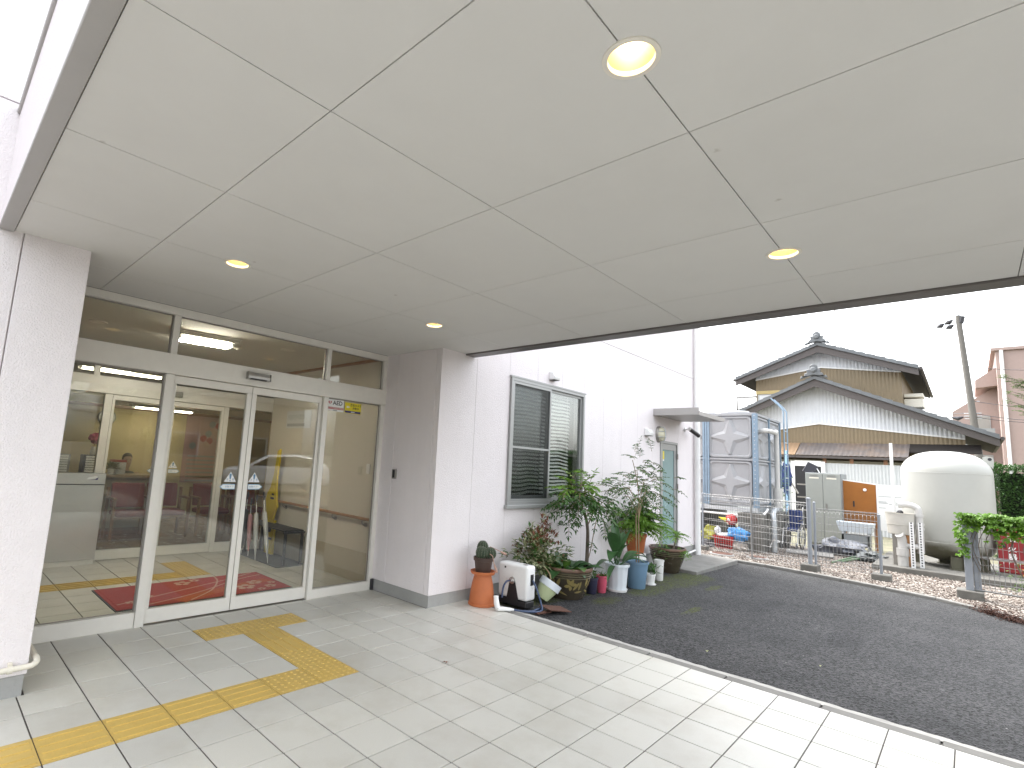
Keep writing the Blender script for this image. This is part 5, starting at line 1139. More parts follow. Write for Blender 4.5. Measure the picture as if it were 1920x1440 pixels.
# heap of dead leaves at the kerb
hp_ = MB(); rr = random.Random(5)
for k in range(700):
    u = rr.random(); px_ = 1830+u*100; base = onZ(px_, 1143+u*32, -.13); p_ = base+Vector((rr.gauss(0,.09), rr.gauss(0,.05), abs(rr.gauss(0,.045))+.005)); hp_.leaf(p_, rdir(-.1,.7), rr.uniform(.03,.07), rr.uniform(.008,.02), curl=.5)
tag(hp_.build('leaf_heap', mat('dead', (.085,.04,.028), .9, var=.5, scale=25), None, kind='stuff'), 'heap of dead reddish brown leaves on the yard kerb', 'leaf heap')
# ------------------------------------------------------------------ panel water tank
MT['frp'] = mat('frp', (.33,.337,.35), .42, var=.05, scale=6, dirt=.15, dirtcol=(.34,.34,.34)); MT['bluegalv'] = mat('bluegalv', (.22,.30,.38), .45, metal=.4, var=.12, scale=10)
tk_ = thing('panel_water_tank', 'grey sectional panel water tank with embossed stars on a steel base', 'water tank', (12.3,.10,0))
PW, PH = 1.06, 1.07; ZB = .88
def star(mb, o, u, v, n):
    def ring(L, w, t, h): return [o+u*a+v*b+n*h for a, b in ((L,t),(w,w),(t,L),(-t,L),(-w,w),(-L,t),(-L,-t),(-w,-w),(-t,-L),(t,-L),(w,-w),(L,-t))]
    A, B = ring(.43,.15,.045,.012), ring(.40,.085,.008,.06); k = len(mb.v); mb.v += A+B
    for i in range(12): j = (i+1) % 12; mb.f.append((k+i,k+j,k+12+j,k+12+i))
    mb.f.append(tuple(k+12+i for i in range(12)))
def tpanel(o, u, v, n):
    b = MB(); w, h = PW/2-.045, PH/2-.03
    def rr_(a, b_, r, d): 
        out_ = []
        for cx_, cy_, q0 in ((a-r,b_-r,0),(-a+r,b_-r,pi/2),(-a+r,-b_+r,pi),(a-r,-b_+r,1.5*pi)):
            for k in range(5): q = q0+k*pi/8; out_.append(o+u*(cx_+r*cos(q))+v*(cy_+r*sin(q))+n*d)
        return out_
    rings = [rr_(w+.04,h+.028,.01,0), rr_(w,h,.09,.0), rr_(w-.015,h-.015,.085,.045), rr_(w-.05,h-.05,.07,.05), rr_(w-.075,h-.075,.06,.012)]
    for r_ in rings: b.v += r_
    for i in range(4):
        for j in range(20): j2 = (j+1) % 20; b.f.append((i*20+j,i*20+j2,(i+1)*20+j2,(i+1)*20+j))
    b.f.append(tuple(80+j for j in range(20))); p = b.build('panel', 'frp', tk_); s_ = MB(); star(s_, o, u, v, n); s_.build('embossed_star', 'frp', p)
V = Vector
for c in range(3):
    for r_ in range(2): tpanel(V((0,(c+.5)*PW,ZB+(r_+.5)*PH)), V((0,-1,0)), V((0,0,1)), V((-1,0,0)))
for c in range(2):
    for r_ in range(2): tpanel(V(((c+.5)*PW,0,ZB+(r_+.5)*PH)), V((1,0,0)), V((0,0,1)), V((0,-1,0)))
ZT2 = ZB+2*PH
MB().box(.02,.02,ZB,2*PW,3*PW,ZT2).build('core', 'frp', tk_)
for c in (0,1,2,3):
    for k in range(3 if c else 1): MB().box(-.075+(0 if c else .0),c*PW-.075+k*.055,ZB-.03,.0195,c*PW-.03+k*.055 if c else .03,ZT2+.02).build('flange_post', 'bluegalv', tk_)
for c in (1,2): MB().box(c*PW-.03,-.07,ZB-.03,c*PW+.03,.0195,ZT2+.02).build('flange_post', 'bluegalv', tk_)
bl_ = MB()
for k in range(22):
    z = ZB+.05+k*.098
    bl_.lathe([(.012,0),(.012,.012)], 6, (-.0755,-.02,z), ax=Matrix.Rotation(-pi/2,3,'Y'))
    bl_.lathe([(.012,0),(.012,.012)], 6, (.04,-.0005,z), ax=RX)
bl_.build('bolts', 'galv', tk_, kind='stuff')
for z in (ZB, ZB+PH, ZT2): MB().box(-.06,.031,z-.022,.0190,3*PW,z+.022).build('seam_flange', 'frp', tk_); MB().box(.031,-.06,z-.022,2*PW,.0190,z+.022).build('seam_flange', 'frp', tk_)
MB().box(-.02,-.02,ZT2+.0205,2*PW,3*PW,ZT2+.05).build('cover', 'frp', tk_); MB().lathe([(.34,0),(.34,.05),(.30,.09),(.05,.11)], 28, (.5,.55,ZT2+.0505)).build('hatch', 'frp', tk_, smooth=True); MB().box(.25,.95,ZT2+.0505,.75,1.35,ZT2+.10).build('hatch_bracket', 'galv', tk_)
fr2 = MB()
for y in (.0,1.05,2.1,3.15): fr2.box(-.10,y-.05,ZB-.15,2*PW+.1,y+.05,ZB-.031)
fr2.build('base_beam', 'galv', tk_); MB().box(-.16,-.08,ZB-.135,-.1005,3.3,ZB-.045).build('base_beam', 'galv', tk_)
for y in (.05,1.55,2.95): MB().box(-.35,y-.24,GZ-.05,2.3,y+.24,ZB-.151).build('foundation_wall', 'damp', tk_, bevel=.01)
# ladder and pipes on the side
for x in (1.78,2.12):
    MB().tube(bez([(x,-.22,ZB-.2),(x,-.22,2.0),(x,-.22,ZT2+.12),(x,-.18,ZT2+.34),(x,.06,ZT2+.62)], 6), .017, 8).build('ladder_rail', 'bluegalv', tk_, smooth=True)
for z in [ZB+.1+k*.3 for k in range(7)]: MB().tube([(1.78,-.22,z),(2.12,-.22,z)], .012, 6).build('rung', 'galv', tk_)
MT['pvc'] = mat('pvc', (.50,.495,.475), .4, var=.06)
tp_ = thing('tank_pipe', 'white pipework down the side of the panel tank', 'pipe', (12.3,.10,0))
MB().tube(bez([(.25,-.02,2.62),(.25,-.16,2.66),(.9,-.2,2.66),(1.1,-.2,2.55),(1.1,-.2,1.1)], 8), .055, 12).build('pipe', 'pvc', tp_, smooth=True); MB().tube([(1.1,-.2,.86),(1.1,-.2,1.32)], .095, 14).build('pump_housing', 'pvc', tp_, smooth=True)
MB().tube(bez([(1.0,-.2,.80),(.6,-.24,.80),(.2,-.30,.74),(.1,-.33,.55),(.1,-.33,-.1)], 8), .06, 12).build('pipe', 'galv', tp_, smooth=True); MB().tube(bez([(-.2,1.6,.66),(-.22,.5,.66),(-.22,.1,.66),(-.1,-.15,.70),(.1,-.22,.84)], 8), .025, 10).build('pipe', 'white', tp_, smooth=True)
MB().tube([(-.22,.07,.56),(-.22,.07,.72)], .035, 10).build('valve', mat('cyan', (.10,.45,.65), .4), tp_); MB().tube(bez([(.1,-.33,.12),(.25,-.33,.12),(.35,-.36,.12)], 4), .03, 8).build('branch_pipe', 'white', tp_, smooth=True)
MB().tube(bez([(-.05,-.28,.0),(.0,-.3,.10),(.02,-.34,.18),(.03,-.36,.22)], 5), .012, 8).build('tap', 'steel', tp_, smooth=True)
# junk under the tank
bs = thing('red_basket', 'red plastic basket under the panel tank', 'basket', (11.90,.645,GZ)); MT['red_pl'] = mat('red_pl', (.46,.02,.02), .35, var=.08)
def frustum(a, b, c, d, h): return MB().add([(-a,-b,0),(a,-b,0),(a,b,0),(-a,b,0),(-c,-d,h),(c,-d,h),(c,d,h),(-c,d,h)], [(0,3,2,1),(0,1,5,4),(1,2,6,5),(2,3,7,6),(3,0,4,7)])
frustum(.12,.17,.15,.21,.28).build('tub', 'red_pl', bs); MB().box(-.16,-.22,.27,.16,-.20,.30).box(-.16,.20,.27,.16,.22,.30).box(-.16,-.1995,.27,-.14,.1995,.30).box(.14,-.1995,.27,.16,.1995,.30).build('rim', 'red_pl', bs)
hl = MB()
for i in range(8):
    for j in range(4): hl.box(-.155-.006*j*0,-.15+i*.04,.06+j*.05,-.128-.022*(.06+j*.05)/.28-.006,-.13+i*.04,.085+j*.05)
hl.build('holes', 'black', bs); MB().blob((0,.02,.30), (.12,.17,.07), 8, .2, 3).build('contents', 'paper', bs, smooth=True)
def lump(nm, lab, cat, loc, rad_, col, seed, amp=.3, ruff=.45):
    b = MB(); b.blob((0,0,rad_[2]*.8), rad_, 14, amp, 2.4, seed); return tag(b.build(nm, mat(nm, col, ruff, var=.2, scale=9), None, smooth=True, loc=loc), lab, cat)
lump('blue_sack', 'bright blue plastic sack beside the red basket', 'sack', (11.92,.36,.12), (.16,.20,.15), (.07,.28,.62), 2); lump('yellow_cloth', 'crumpled yellow-green cloth behind the red basket', 'cloth', (12.02,1.0,.05), (.15,.2,.17), (.33,.33,.05), 4); lump('white_sack', 'small white bag on the red basket', 'sack', (11.9,.80,.18), (.07,.06,.10), (.65,.65,.66), 6)
lump('grey_bundle', 'dark grey bundle on the gravel beside the red basket', 'bundle', (11.9,1.02,GZ), (.16,.2,.09), (.07,.07,.08), 8); lump('paper_sack', 'pale torn paper sack below the blue sack', 'sack', (11.86,.35,GZ), (.12,.16,.11), (.40,.36,.32), 9)
bd = thing('bird_ornament', 'red plastic bird head ornament with yellow beak under the tank', 'ornament', (12.05,.55,.42)); MB().blob((0,0,.12), (.11,.13,.13), 12, .08, 2).build('head', 'red_pl', bd, smooth=True); MB().blob((-.09,.03,.12), .035, 8, 0).build('eye', 'white', bd, smooth=True); MB().blob((-.122,.035,.12), .012, 6, 0).build('pupil', 'print', bd, smooth=True); MB().tube([(-.05,.10,.11),(-.08,.18,.13),(-.09,.25,.16)], [.05,.03,.006], 8).build('beak', 'stk_yellow', bd, smooth=True); MB().box(-.06,-.09,-.547,.06,.09,.0).build('stand', 'black', bd)
# wheelchair folded behind the fence
wc = thing('wheelchair', 'folded wheelchair with blue seat and big spoked wheels', 'wheelchair', (13.95,-.30,GZ)); MT['blue_cloth'] = mat('blue_cloth', (.03,.05,.16), .8, var=.15); MT['tyre'] = mat('tyre', (.12,.12,.12), .7, var=.1)
for k, y in enumerate((-.17,.14)):
    w_ = MB(); q = [(cos(a)*.29, y, .30+sin(a)*.29) for a in [2*pi*i/28 for i in range(28)]]; w_.tube(q, .016, 8, closed=True); wh = w_.build('wheel', 'tyre', wc, smooth=True)
    s_ = MB(); s_.tube([(cos(a)*.255, y-.03, .30+sin(a)*.255) for a in [2*pi*i/28 for i in range(28)]], .008, 6, closed=True)
    for i in range(12): a = 2*pi*i/12; s_.tube([(0,y-.02,.30),(cos(a)*.28,y,.30+sin(a)*.28)], .003, 4)
    s_.tube([(0,y-.04,.30),(0,y+.03,.30)], .025, 10); s_.build('spokes', 'steel', wh)
    MB().tube(bez([(-.42,y+.02,.12),(-.30,y+.02,.45),(-.15,y+.02,.50),(.22,y+.02,.52),(.25,y+.02,.95),(.36,y+.02,.98)], 6), .012, 8).build('frame_tube', 'steel', wc, smooth=True); MB().tube([(-.40,y+.03,.085),(-.401,y+.05,.085)], .085, 16).build('caster', 'tyre', wc); MB().tube([(-.2,y+.02,.68),(.24,y+.02,.70)], .014, 8).build('armrest', 'black', wc)
MB().box(.19,-.15,.45,.24,.14,.92).build('back_cloth', 'blue_cloth', wc, bevel=.02); MB().box(-.15,-.14,.42,.2,.13,.50).build('seat_cloth', 'blue_cloth', wc, bevel=.02); MB().tube([(.1,-.17,.30),(.1,.14,.30)], .010, 8).build('axle', 'steel', wc)
lump('green_bag', 'small dark green bag hanging behind the wheelchair', 'bag', (14.5,-.02,.35), (.12,.12,.16), (.02,.13,.06), 12)
# grey steel locker
lk = thing('steel_locker', 'tall grey two-door steel locker standing in the yard', 'locker', (15.5,-.68,GZ), radians(-6)); MT['locker'] = mat('locker', (.32,.33,.305), .45, var=.05, dirt=.2, dirtcol=(.3,.29,.25)); MT['locker2'] = mat('locker2', (.26,.28,.285), .45, var=.05)
MB().box(0,-.40,.05,.50,.40,1.90).build('case', 'locker2', lk, bevel=.004); MB().box(.01,-.39,0,.49,.39,.0495).build('plinth', 'alu_dark', lk)
for s_, a, b in ((1,.005,.385),(-1,-.385,-.005)):
    d_ = MB().box(-.02,a,.07,-.0005,b,1.88).build('door', 'locker', lk, bevel=.003); MB().box(-.023,a+.08,1.74,-.0205,b-.08,1.78).build('name_slot', 'cream', d_)
    for k in range(3): MB().box(-.023,a+.10,1.80+k*.018,-.0205,b-.10,1.808+k*.018).build('louvre', 'alu_dark', d_)
MB().box(-.03,-.09,.95,-.0205,-.05,1.10).build('handle', 'alu_dark', bpy.data.objects['door'] if False else lk)
lc = thing('folded_chair', 'dark folded seat lying on top of the grey locker', 'chair', (15.6,-.42,GZ+1.9)); MB().cbox((.1,.05,.10), (.04,.26,.30), Matrix.Rotation(radians(28),3,'X')).build('seat', 'dark', lc, bevel=.01); MB().tube([(.1,-.16,0.0),(.1,-.02,.28)], .012, 8).build('leg', 'white', lc)
# boards and bins beside the locker
ob = thing('orange_board', 'orange wooden board leaning behind the fence panel', 'board', (15.6,-1.4,GZ)); MT['orange'] = mat('orange', (.30,.105,.012), .5, var=.12, scale=5); MT['orange2'] = mat('orange2', (.24,.10,.03), .6, var=.15, scale=12)
MB().prism([(0,.34,.95),(0,-.36,.95),(0,-.36,1.66),(0,.34,1.74)], (.03,0,0)).build('upper_panel', 'orange', ob); MB().prism([(-.002,.34,.58),(-.002,-.36,.58),(-.002,-.36,.9485),(-.002,.34,.9485)], (.03,0,0)).build('lower_panel', 'orange2', ob); MB().prism([(.0,.36,1.74),(.0,-.38,1.66),(.0,-.38,1.69),(.0,.36,1.77)], (.035,0,0)).build('top_edge', 'white', ob); MB().box(-.02,.08,1.08,-.0005,.11,1.22).build('strap', 'black', ob); MB().lathe([(.04,0),(.03,.03)], 10, (0,-.14,1.52), ax=Matrix.Rotation(-pi/2,3,'Y')).build('knob', 'white', ob)
for y in (.30,-.32): MB().box(.031,y-.03,0,.08,y+.03,1.6).build('leg', 'wood', ob)
wb = thing('white_board', 'white printed notice board beside the orange board', 'board', (15.55,-2.06,GZ)); MB().box(0,-.30,.55,.03,.29,1.68).build('sheet', 'white', wb)
for z, a, b in ((1.25,.25,.10),(1.22,.25,.08),(1.24,-.08,-.22),(1.20,.05,-.24),(1.10,.25,.12),(1.55,.26,.24),(1.38,.25,-.25)): MB().box(-.003,a,z,-.0005,b,z+.012).build('print_line', 'grey_print', wb)
for y in (.24,-.25): MB().box(.031,y-.025,0,.07,y+.025,1.6).build('leg', 'galv', wb)
bi = thing('white_trough', 'pale blue-white trough on a grey stand in the yard', 'trough', (14.6,-1.45,GZ)); frustum(.18,.30,.22,.36,.22).build('tub', 'pale_pot', bi); bpy.data.objects[bi.children[0].name].location = (0,0,.52)
for s_ in (-1,1):
    for u in (-1,1): MB().box(s_*.15-.02,u*.24-.02,0,s_*.15+.02,u*.24+.02,.52).build('leg', 'galv', bi)
MB().box(-.17,-.26,.18,.17,.26,.45).build('shelf_box', 'locker2', bi)
lump('grey_tarp', 'crumpled grey tarpaulin heap on the gravel', 'tarpaulin', (14.0,-1.20,GZ), (.32,.42,.19), (.14,.15,.175), 15, .35); lump('dark_heap', 'dark tangled wire heap on the gravel', 'heap', (13.4,-1.85,GZ), (.25,.25,.09), (.09,.10,.10), 17, .5)
for nm, a, b, lab in (('green_pole', (12.0,-1.35,GZ+.03), (14.0,-1.75,GZ+.10), 'long green garden pole lying on the gravel'), ('green_stake', (12.4,-1.45,GZ+.025), (13.7,-1.80,GZ+.06), 'shorter green garden stake lying beside the long pole')):
    tag(MB().tube([a, (Vector(a)+Vector(b))/2+Vector((0,0,.01)), b], [.018,.02,.016], 8).build(nm, mat(nm, (.12,.20,.11), .5, var=.2), None, smooth=True), lab, 'pole')
tag(MB().cbox((13.2,-.75,GZ+.03), (.8,.9,.02), Matrix.Rotation(radians(10),3,'Z')).build('flat_board', 'kerb', None), 'weathered flat board lying on the gravel near the wheelchair', 'board')
# ------------------------------------------------------------------ white pressure tank on its pad
pd = thing('concrete_pad', 'low concrete pad under the white cylindrical tank', 'pad', (0,0,0)); MB().prism([(12.05,-1.98,GZ-.1),(12.15,-4.4,GZ-.1),(15.2,-4.4,GZ-.1),(15.2,-1.98,GZ-.1)], (0,0,.21)).build('slab', 'damp', pd, bevel=.01)
PZ = GZ+.1105
def moss_tank():
    ma = mat('tankpaint', (.40,.405,.375), .42, var=.04, scale=3, dirt=.12, dirtcol=(.42,.41,.35), dscale=2, streak=True); n = ma.node_tree.nodes; l = ma.node_tree.links; p = n['Principled BSDF']; src = p.inputs['Base Color'].links[0].from_socket
    geo = n.new('ShaderNodeNewGeometry'); sep = n.new('ShaderNodeSeparateXYZ'); l.new(geo.outputs['Position'], sep.inputs[0]); t = n.new('ShaderNodeTexNoise'); t.inputs['Scale'].default_value = 4; t.inputs['Detail'].default_value = 8; l.new(geo.outputs['Position'], t.inputs['Vector'])
    a = n.new('ShaderNodeMath'); a.operation = 'MULTIPLY_ADD'; l.new(t.outputs['Fac'], a.inputs[0]); a.inputs[1].default_value = .45; l.new(sep.outputs['Z'], a.inputs[2])
    r = n.new('ShaderNodeMapRange'); l.new(a.outputs[0], r.inputs[0]); r.inputs[1].default_value = .80; r.inputs[2].default_value = .52; r.inputs[3].default_value = 0; r.inputs[4].default_value = .92
    mx = n.new('ShaderNodeMix'); mx.data_type = 'RGBA'; l.new(r.outputs[0], mx.inputs[0]); l.new(src, mx.inputs[6]); mx.inputs[7].default_value = (.075,.07,.035,1); l.new(mx.outputs[2], p.inputs['Base Color']); return ma
MT['tankpaint'] = moss_tank()
vt = thing('white_tank', 'white upright cylindrical pressure tank with mossy domed bottom', 'tank', (13.45,-3.10,0)); R_ = .70
MB().lathe([(.01,.10),(.2,.11),(.42,.17),(.58,.27),(.67,.38),(R_,.47),(R_,1.2),(R_,1.84)]+[(max(.004,R_*cos(t)**.8), 1.845+.455*sin(t)) for t in spread(14, .06, pi/2)], 64, caps=False).build('shell', 'tankpaint', vt, smooth=True)
for a in (3.35,4.5,1.3,.2):
    lg = MB(); c = Vector((cos(a)*.5,sin(a)*.5,0)); Ra = Matrix.Rotation(a,3,'Z')
    for s_ in (-1,1): lg.cbox(c+Ra @ Vector((0,s_*.09,(PZ+.36)/2)), (.10,.012,.36-PZ), Ra)
    lg.cbox(c+Ra @ Vector((0,0,(PZ+.30)/2)), (.012,.165,.30-PZ), Ra); lg.cbox(c+Vector((0,0,PZ+.006)), (.16,.24,.012), Ra); lg.build('leg', 'tankpaint', vt)
ye = MB(); ye.prism([(0,-.70,1.97),(0,-.56,2.13),(0,-.56,2.20),(0,-.62,2.22),(0,-.70,2.20),(0,-.72,2.14)], (.02,0,0)); ye.build('lifting_lug', 'tankpaint', vt); MB().lathe([(R_+.0005,1.838),(R_+.004,1.842),(R_+.0005,1.846)], 64, caps=False).build('weld_seam', 'tankpaint', vt, smooth=True); MB().lathe([(R_+.0005,.478),(R_+.004,.482),(R_+.0005,.486)], 64, caps=False).build('weld_seam', 'tankpaint', vt, smooth=True)
MB().lathe([(.03,0),(.03,.004)], 12, (-.001,-.66,2.16), ax=Matrix.Rotation(-pi/2,3,'Y')).build('lug_hole', 'print', vt)
# tub, PVC pipes, slotted angles
MT['tub'] = mat('tub', (.48,.465,.42), .5, var=.08, dirt=.2, dirtcol=(.4,.37,.3))
tb = thing('white_tub', 'white round plastic tub on a wooden stand beside the tank', 'tub', (12.55,-2.42,PZ)); MB().lathe([(.19,.60),(.205,.61),(.215,.78),(.222,.785),(.222,.80),(.218,.80),(.23,1.0),(.236,1.0),(.238,1.02),(.225,1.02),(.215,.9)], 36, caps=False).lathe([(.19,.601),(.001,.601)], 36, caps=False).build('tub', 'tub', tb, smooth=True); MB().lathe([(.21,.985),(.001,.987)], 24, caps=False).build('lid', 'tub', tb)
MB().box(-.12,-.13,.0,.12,-.03,.60).build('stand', 'wood_light', tb); MB().box(-.12,.03,.0,.12,.13,.60).build('stand', 'alu_dark', tb); MB().blob((0,.0,1.03), (.06,.05,.04), 7, .2).build('float', 'rubber', tb)
pv = thing('pvc_pipe', 'thick white plastic drain pipes rising beside the white tank', 'pipe', (0,0,0))
MB().tube([(12.42,-2.44,PZ),(12.42,-2.44,.18)], .085, 16).build('standpipe', 'pvc', pv, smooth=True); MB().tube([(12.42,-2.44,.18),(12.42,-2.44,.32)], .098, 16).build('coupling', 'pvc', pv, smooth=True); MB().tube(bez([(12.42,-2.44,.32),(12.42,-2.44,.47),(12.40,-2.42,.57),(12.36,-2.40,.60)], 6), .075, 14).build('elbow', 'pvc', pv, smooth=True)
MB().tube(bez([(12.42,-2.46,.38),(12.46,-2.55,.37),(12.5,-2.68,.37)], 5), .055, 12).build('branch', 'pvc', pv, smooth=True); MB().tube(bez([(12.55,-2.40,1.16),(12.55,-2.55,1.17),(12.55,-2.66,1.13),(12.55,-2.70,1.0),(12.55,-2.70,.25)], 7), .062, 14).build('riser', 'pvc', pv, smooth=True)
for z in (.95,.78,.70): MB().tube([(12.55,-2.70,z),(12.55,-2.70,z+.05)], .075, 14).build('coupling', 'pvc', pv, smooth=True)
for k, (x, y) in enumerate(((12.30,-2.62),(12.46,-2.74))):
    an = thing('slotted_angle', ('white slotted steel angle standing close to the thick standpipe','white slotted steel angle standing close to the white tank')[k], 'bracket', (x,y,PZ)); MB().box(-.02,-.005,0,-.016,.055,.86).build('flange', 'white', an); MB().box(-.02,-.0055,0,.035,-.009,.86).build('flange', 'white', an); h_ = MB()
    for q in range(17): h_.box(-.0215,.012,.03+q*.05,-.0203,.034,.058+q*.05)
    h_.build('slots', 'dark', an)
tag(MB().tube([(14.9,-2.15,GZ),(14.9,-2.15,2.55)], .03, 10).build('vent_pipe', 'white', None, smooth=True), 'thin white vertical pipe rising above the notice board', 'pipe')
# red fire extinguisher box
fb_ = thing('fire_box', 'red fire extinguisher cabinet with white characters behind the vine', 'cabinet', (13.6,-3.86,PZ-.0)); MT['fire_red'] = mat('fire_red', (.22,.014,.018), .4, var=.08)
fb_.location = (13.0,-3.93,PZ)
MB().box(0,-.17,.06,.22,.17,.90).build('case', 'fire_red', fb_, bevel=.01); MB().box(-.012,-.155,.08,-.0005,.155,.88).build('door', 'fire_red', fb_, bevel=.004); MB().box(-.02,.06,.52,-.0125,.10,.60).build('latch', 'black', fb_)
MB().box(.02,-.15,0,.20,.15,.0595).build('plinth', 'alu_dark', fb_)
for ch, z in (('消',.68),('火',.50),('器',.36)): text('lettering', ch, .115, 'stk_white', fb_, (-.0135,-.02,z), R=FACE_MX, bold=.002)
pt = thing('marigold_plant', 'leafy plant with small orange flowers behind the vine fence', 'plant', (11.4,-4.25,GZ)); fo = MB(); fl2 = MB(); sm_ = MB()
for k in range(420): fo.leaf(Vector((random.gauss(0,.16),random.gauss(0,.22),random.uniform(.05,.55))), rdir(-.2,.8), random.uniform(.04,.09), .03)
for k in range(22):
    c = Vector((random.gauss(-.1,.1),random.gauss(.05,.16),random.uniform(.28,.45)))
    for w_ in range(7): fl2.leaf(c, rdir(-.2,1), .035, .02)
for k in range(8): sm_.tube([(random.gauss(0,.05),random.gauss(0,.05),0),(random.gauss(0,.12),random.gauss(0,.15),.4)], .006, 5)
fo.build('foliage', 'leaf_b', pt, kind='stuff'); fl2.build('flowers', mat('orange_fl', (.55,.20,.01), .6, var=.2), pt, kind='stuff'); sm_.build('stem', 'leaf_c', pt)
# ------------------------------------------------------------------ neighbouring house
MT['corr_w'] = mat('corr_w', (.60,.62,.65), .45, var=.05, dirt=.15, dirtcol=(.4,.4,.4), dscale=2, streak=True); MT['corr_t'] = mat('corr_t', (.195,.148,.085), .5, var=.08, dirt=.2, dirtcol=(.22,.16,.09), dscale=2, streak=True)
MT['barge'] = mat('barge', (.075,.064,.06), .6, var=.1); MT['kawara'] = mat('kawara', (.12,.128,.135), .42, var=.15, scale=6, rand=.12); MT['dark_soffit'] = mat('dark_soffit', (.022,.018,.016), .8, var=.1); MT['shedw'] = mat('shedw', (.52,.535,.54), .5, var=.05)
MT['rustroof'] = mat('rustroof', (.13,.115,.11), .6, var=.2, scale=3, dirt=.5, dirtcol=(.30,.19,.10), dscale=1.2); MT['tanroof'] = mat('tanroof', (.30,.20,.12), .6, var=.1)
hs_ = thing('neighbour_house', 'two-storey house with grey tiled gable roofs and white and tan corrugated walls', 'house', (0,0,0))
def corr(name, X, ya, yb, zlo, zhi, m_, pitch=.11, dep=.013):
    mb = MB(); n = max(2, int(abs(yb-ya)/pitch*2)); 
    for i in range(n+1):
        y = ya+(yb-ya)*i/n; x = X-(dep if i % 2 else 0); mb.v += [Vector((x,y,zlo(y))), Vector((x,y,max(zlo(y)+.002,zhi(y))))]
    for i in range(n): mb.f.append((2*i,2*i+1,2*i+3,2*i+2))
    return mb.build(name, m_, hs_)
def gable_roof(X0, X1, yc, zc, yl, yr, sl, th=.12):
    """roof slabs (ridge along X), barge boards, verge tiles, ridge ornament"""
    for sgn, ye in ((1, yl), (-1, yr)):
        run = abs(ye-yc); ze = zc-sl*run
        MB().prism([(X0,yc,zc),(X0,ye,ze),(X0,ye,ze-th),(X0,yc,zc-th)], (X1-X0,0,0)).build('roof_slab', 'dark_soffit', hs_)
        MB().prism([(X0-.05,yc,zc-.04),(X0-.05,ye,ze-.04),(X0-.05,ye,ze-.30),(X0-.05,yc,zc-.34)], (.0495,0,0)).build('barge_board', 'barge', hs_)
        n = int(run/.27)
        for i in range(n):
            y0_, y1_ = yc+sgn*(run*i/n), yc+sgn*(run*(i+1)/n); z0_, z1_ = zc-sl*run*i/n, zc-sl*run*(i+1)/n
            MB().prism([(X0-.12,y0_,z0_+.045),(X0-.12,y1_,z1_+.075),(X0-.12,y1_,z1_-.07),(X0-.12,y0_,z0_-.07)], (.30,0,0)).build('roof_tile', 'kawara', hs_)
        rl = MB(); m_ = int((X1-X0)/.27); 
        for k in range(m_):
            x = X0+.3+k*.27; rl.prism([(x,yc,zc+.10),(x,ye,ze+.06),(x,ye,ze-.0),(x,yc,zc+.0)], (.11,0,0)) if x < X1-.3 else None
        rl.build('tile_rolls', 'kawara', hs_, kind='stuff')
        MB().prism([(X0+.18,yc,zc+.04),(X0+.18,ye,ze+.012),(X0+.18,ye,ze+.001),(X0+.18,yc,zc+.001)], (X1-X0-.18,0,0)).build('roof_surface', 'kawara', hs_)
        MB().tube([(X0-.05,ye+sgn*.06,ze-.05),(X1,ye+sgn*.06,ze-.05)], .055, 8).build('gutter', 'barge', hs_)
    MB().box(X0-.08,yc-.14,zc+.0,X1,yc+.14,zc+.22).build('ridge', 'kawara', hs_, bevel=.05); 
    ol = [(-.52,-.16),(-.46,-.02),(-.36,-.06),(-.33,.08),(-.24,.10),(-.27,.24),(-.16,.26),(-.14,.40),(-.05,.46),(.05,.46),(.14,.40),(.16,.26),(.27,.24),(.24,.10),(.33,.08),(.36,-.06),(.46,-.02),(.52,-.16),(.2,-.05),(0,.0),(-.2,-.05)]
    on = MB().prism([(X0-.22,yc+a*.82,zc+.07+b*.85) for a, b in ol], (.12,0,0)).build('ridge_ornament', 'kawara', hs_, bevel=.015); MB().lathe([(.10,0),(.10,.04),(.06,.06)], 18, (X0-.221,yc,zc+.26), ax=Matrix.Rotation(-pi/2,3,'Y')).build('disc', 'kawara', on)
XL, XU = 22.0, 23.6
yc1, zc1, sl1 = .42, 5.36, .47; gable_roof(XL-.55, XU+5, yc1, zc1, 4.6, -4.18, sl1)
XU2 = XU-.2
# upper storey measured on its own wall plane
P_r = onX(1533,645,XU-.5); P_l = onX(1380,712,XU-.5); P_rr = onX(1722,688,XU-.5); sl2 = (P_r.z-P_rr.z)/(P_r.y-P_rr.y); 
gable_roof(XU-.5, XU+7.5, P_r.y, P_r.z, P_l.y, P_rr.y, sl2)
gl1 = lambda y: zc1-sl1*abs(y-yc1)-.10; gl2 = lambda y: P_r.z-sl2*abs(y-P_r.y)-.10
yl2, yr2 = onX(1418,740,XU).y, onX(1692,745,XU).y; zt2 = onX(1420,712,XU).z; za2 = onX(1537,688,XU).z
tl2 = lambda y: zt2+(za2-zt2)*max(0,1-abs(y-P_r.y)/(yl2-P_r.y)) if y > P_r.y else za2-(za2-onX(1675,697,XU).z)*min(1,(P_r.y-y)/(P_r.y-yr2))
corr('white_gable', XU, yl2, yr2, tl2, gl2, 'corr_w'); corr('tan_wall', XU, yl2, yr2, lambda y: 2.5, tl2, 'corr_t'); 
MB().box(XU-.01,yr2,2.4,XU+7,yl2,3.0).box(XU+.02,yl2-.02,3.0,XU+7,yl2,P_l.z).box(XU+.02,yr2,3.0,XU+7,yr2+.02,P_rr.z).build('side_wall', 'corr_t', hs_)
def trim(pts, X, m_, w_=.05): 
    for a, b in zip(pts, pts[1:]): MB().prism([(X-.05,a[0],a[1]-w_),(X-.05,b[0],b[1]-w_),(X-.05,b[0],b[1]),(X-.05,a[0],a[1])], (.022,0,0)).build('trim_strip', m_, hs_)
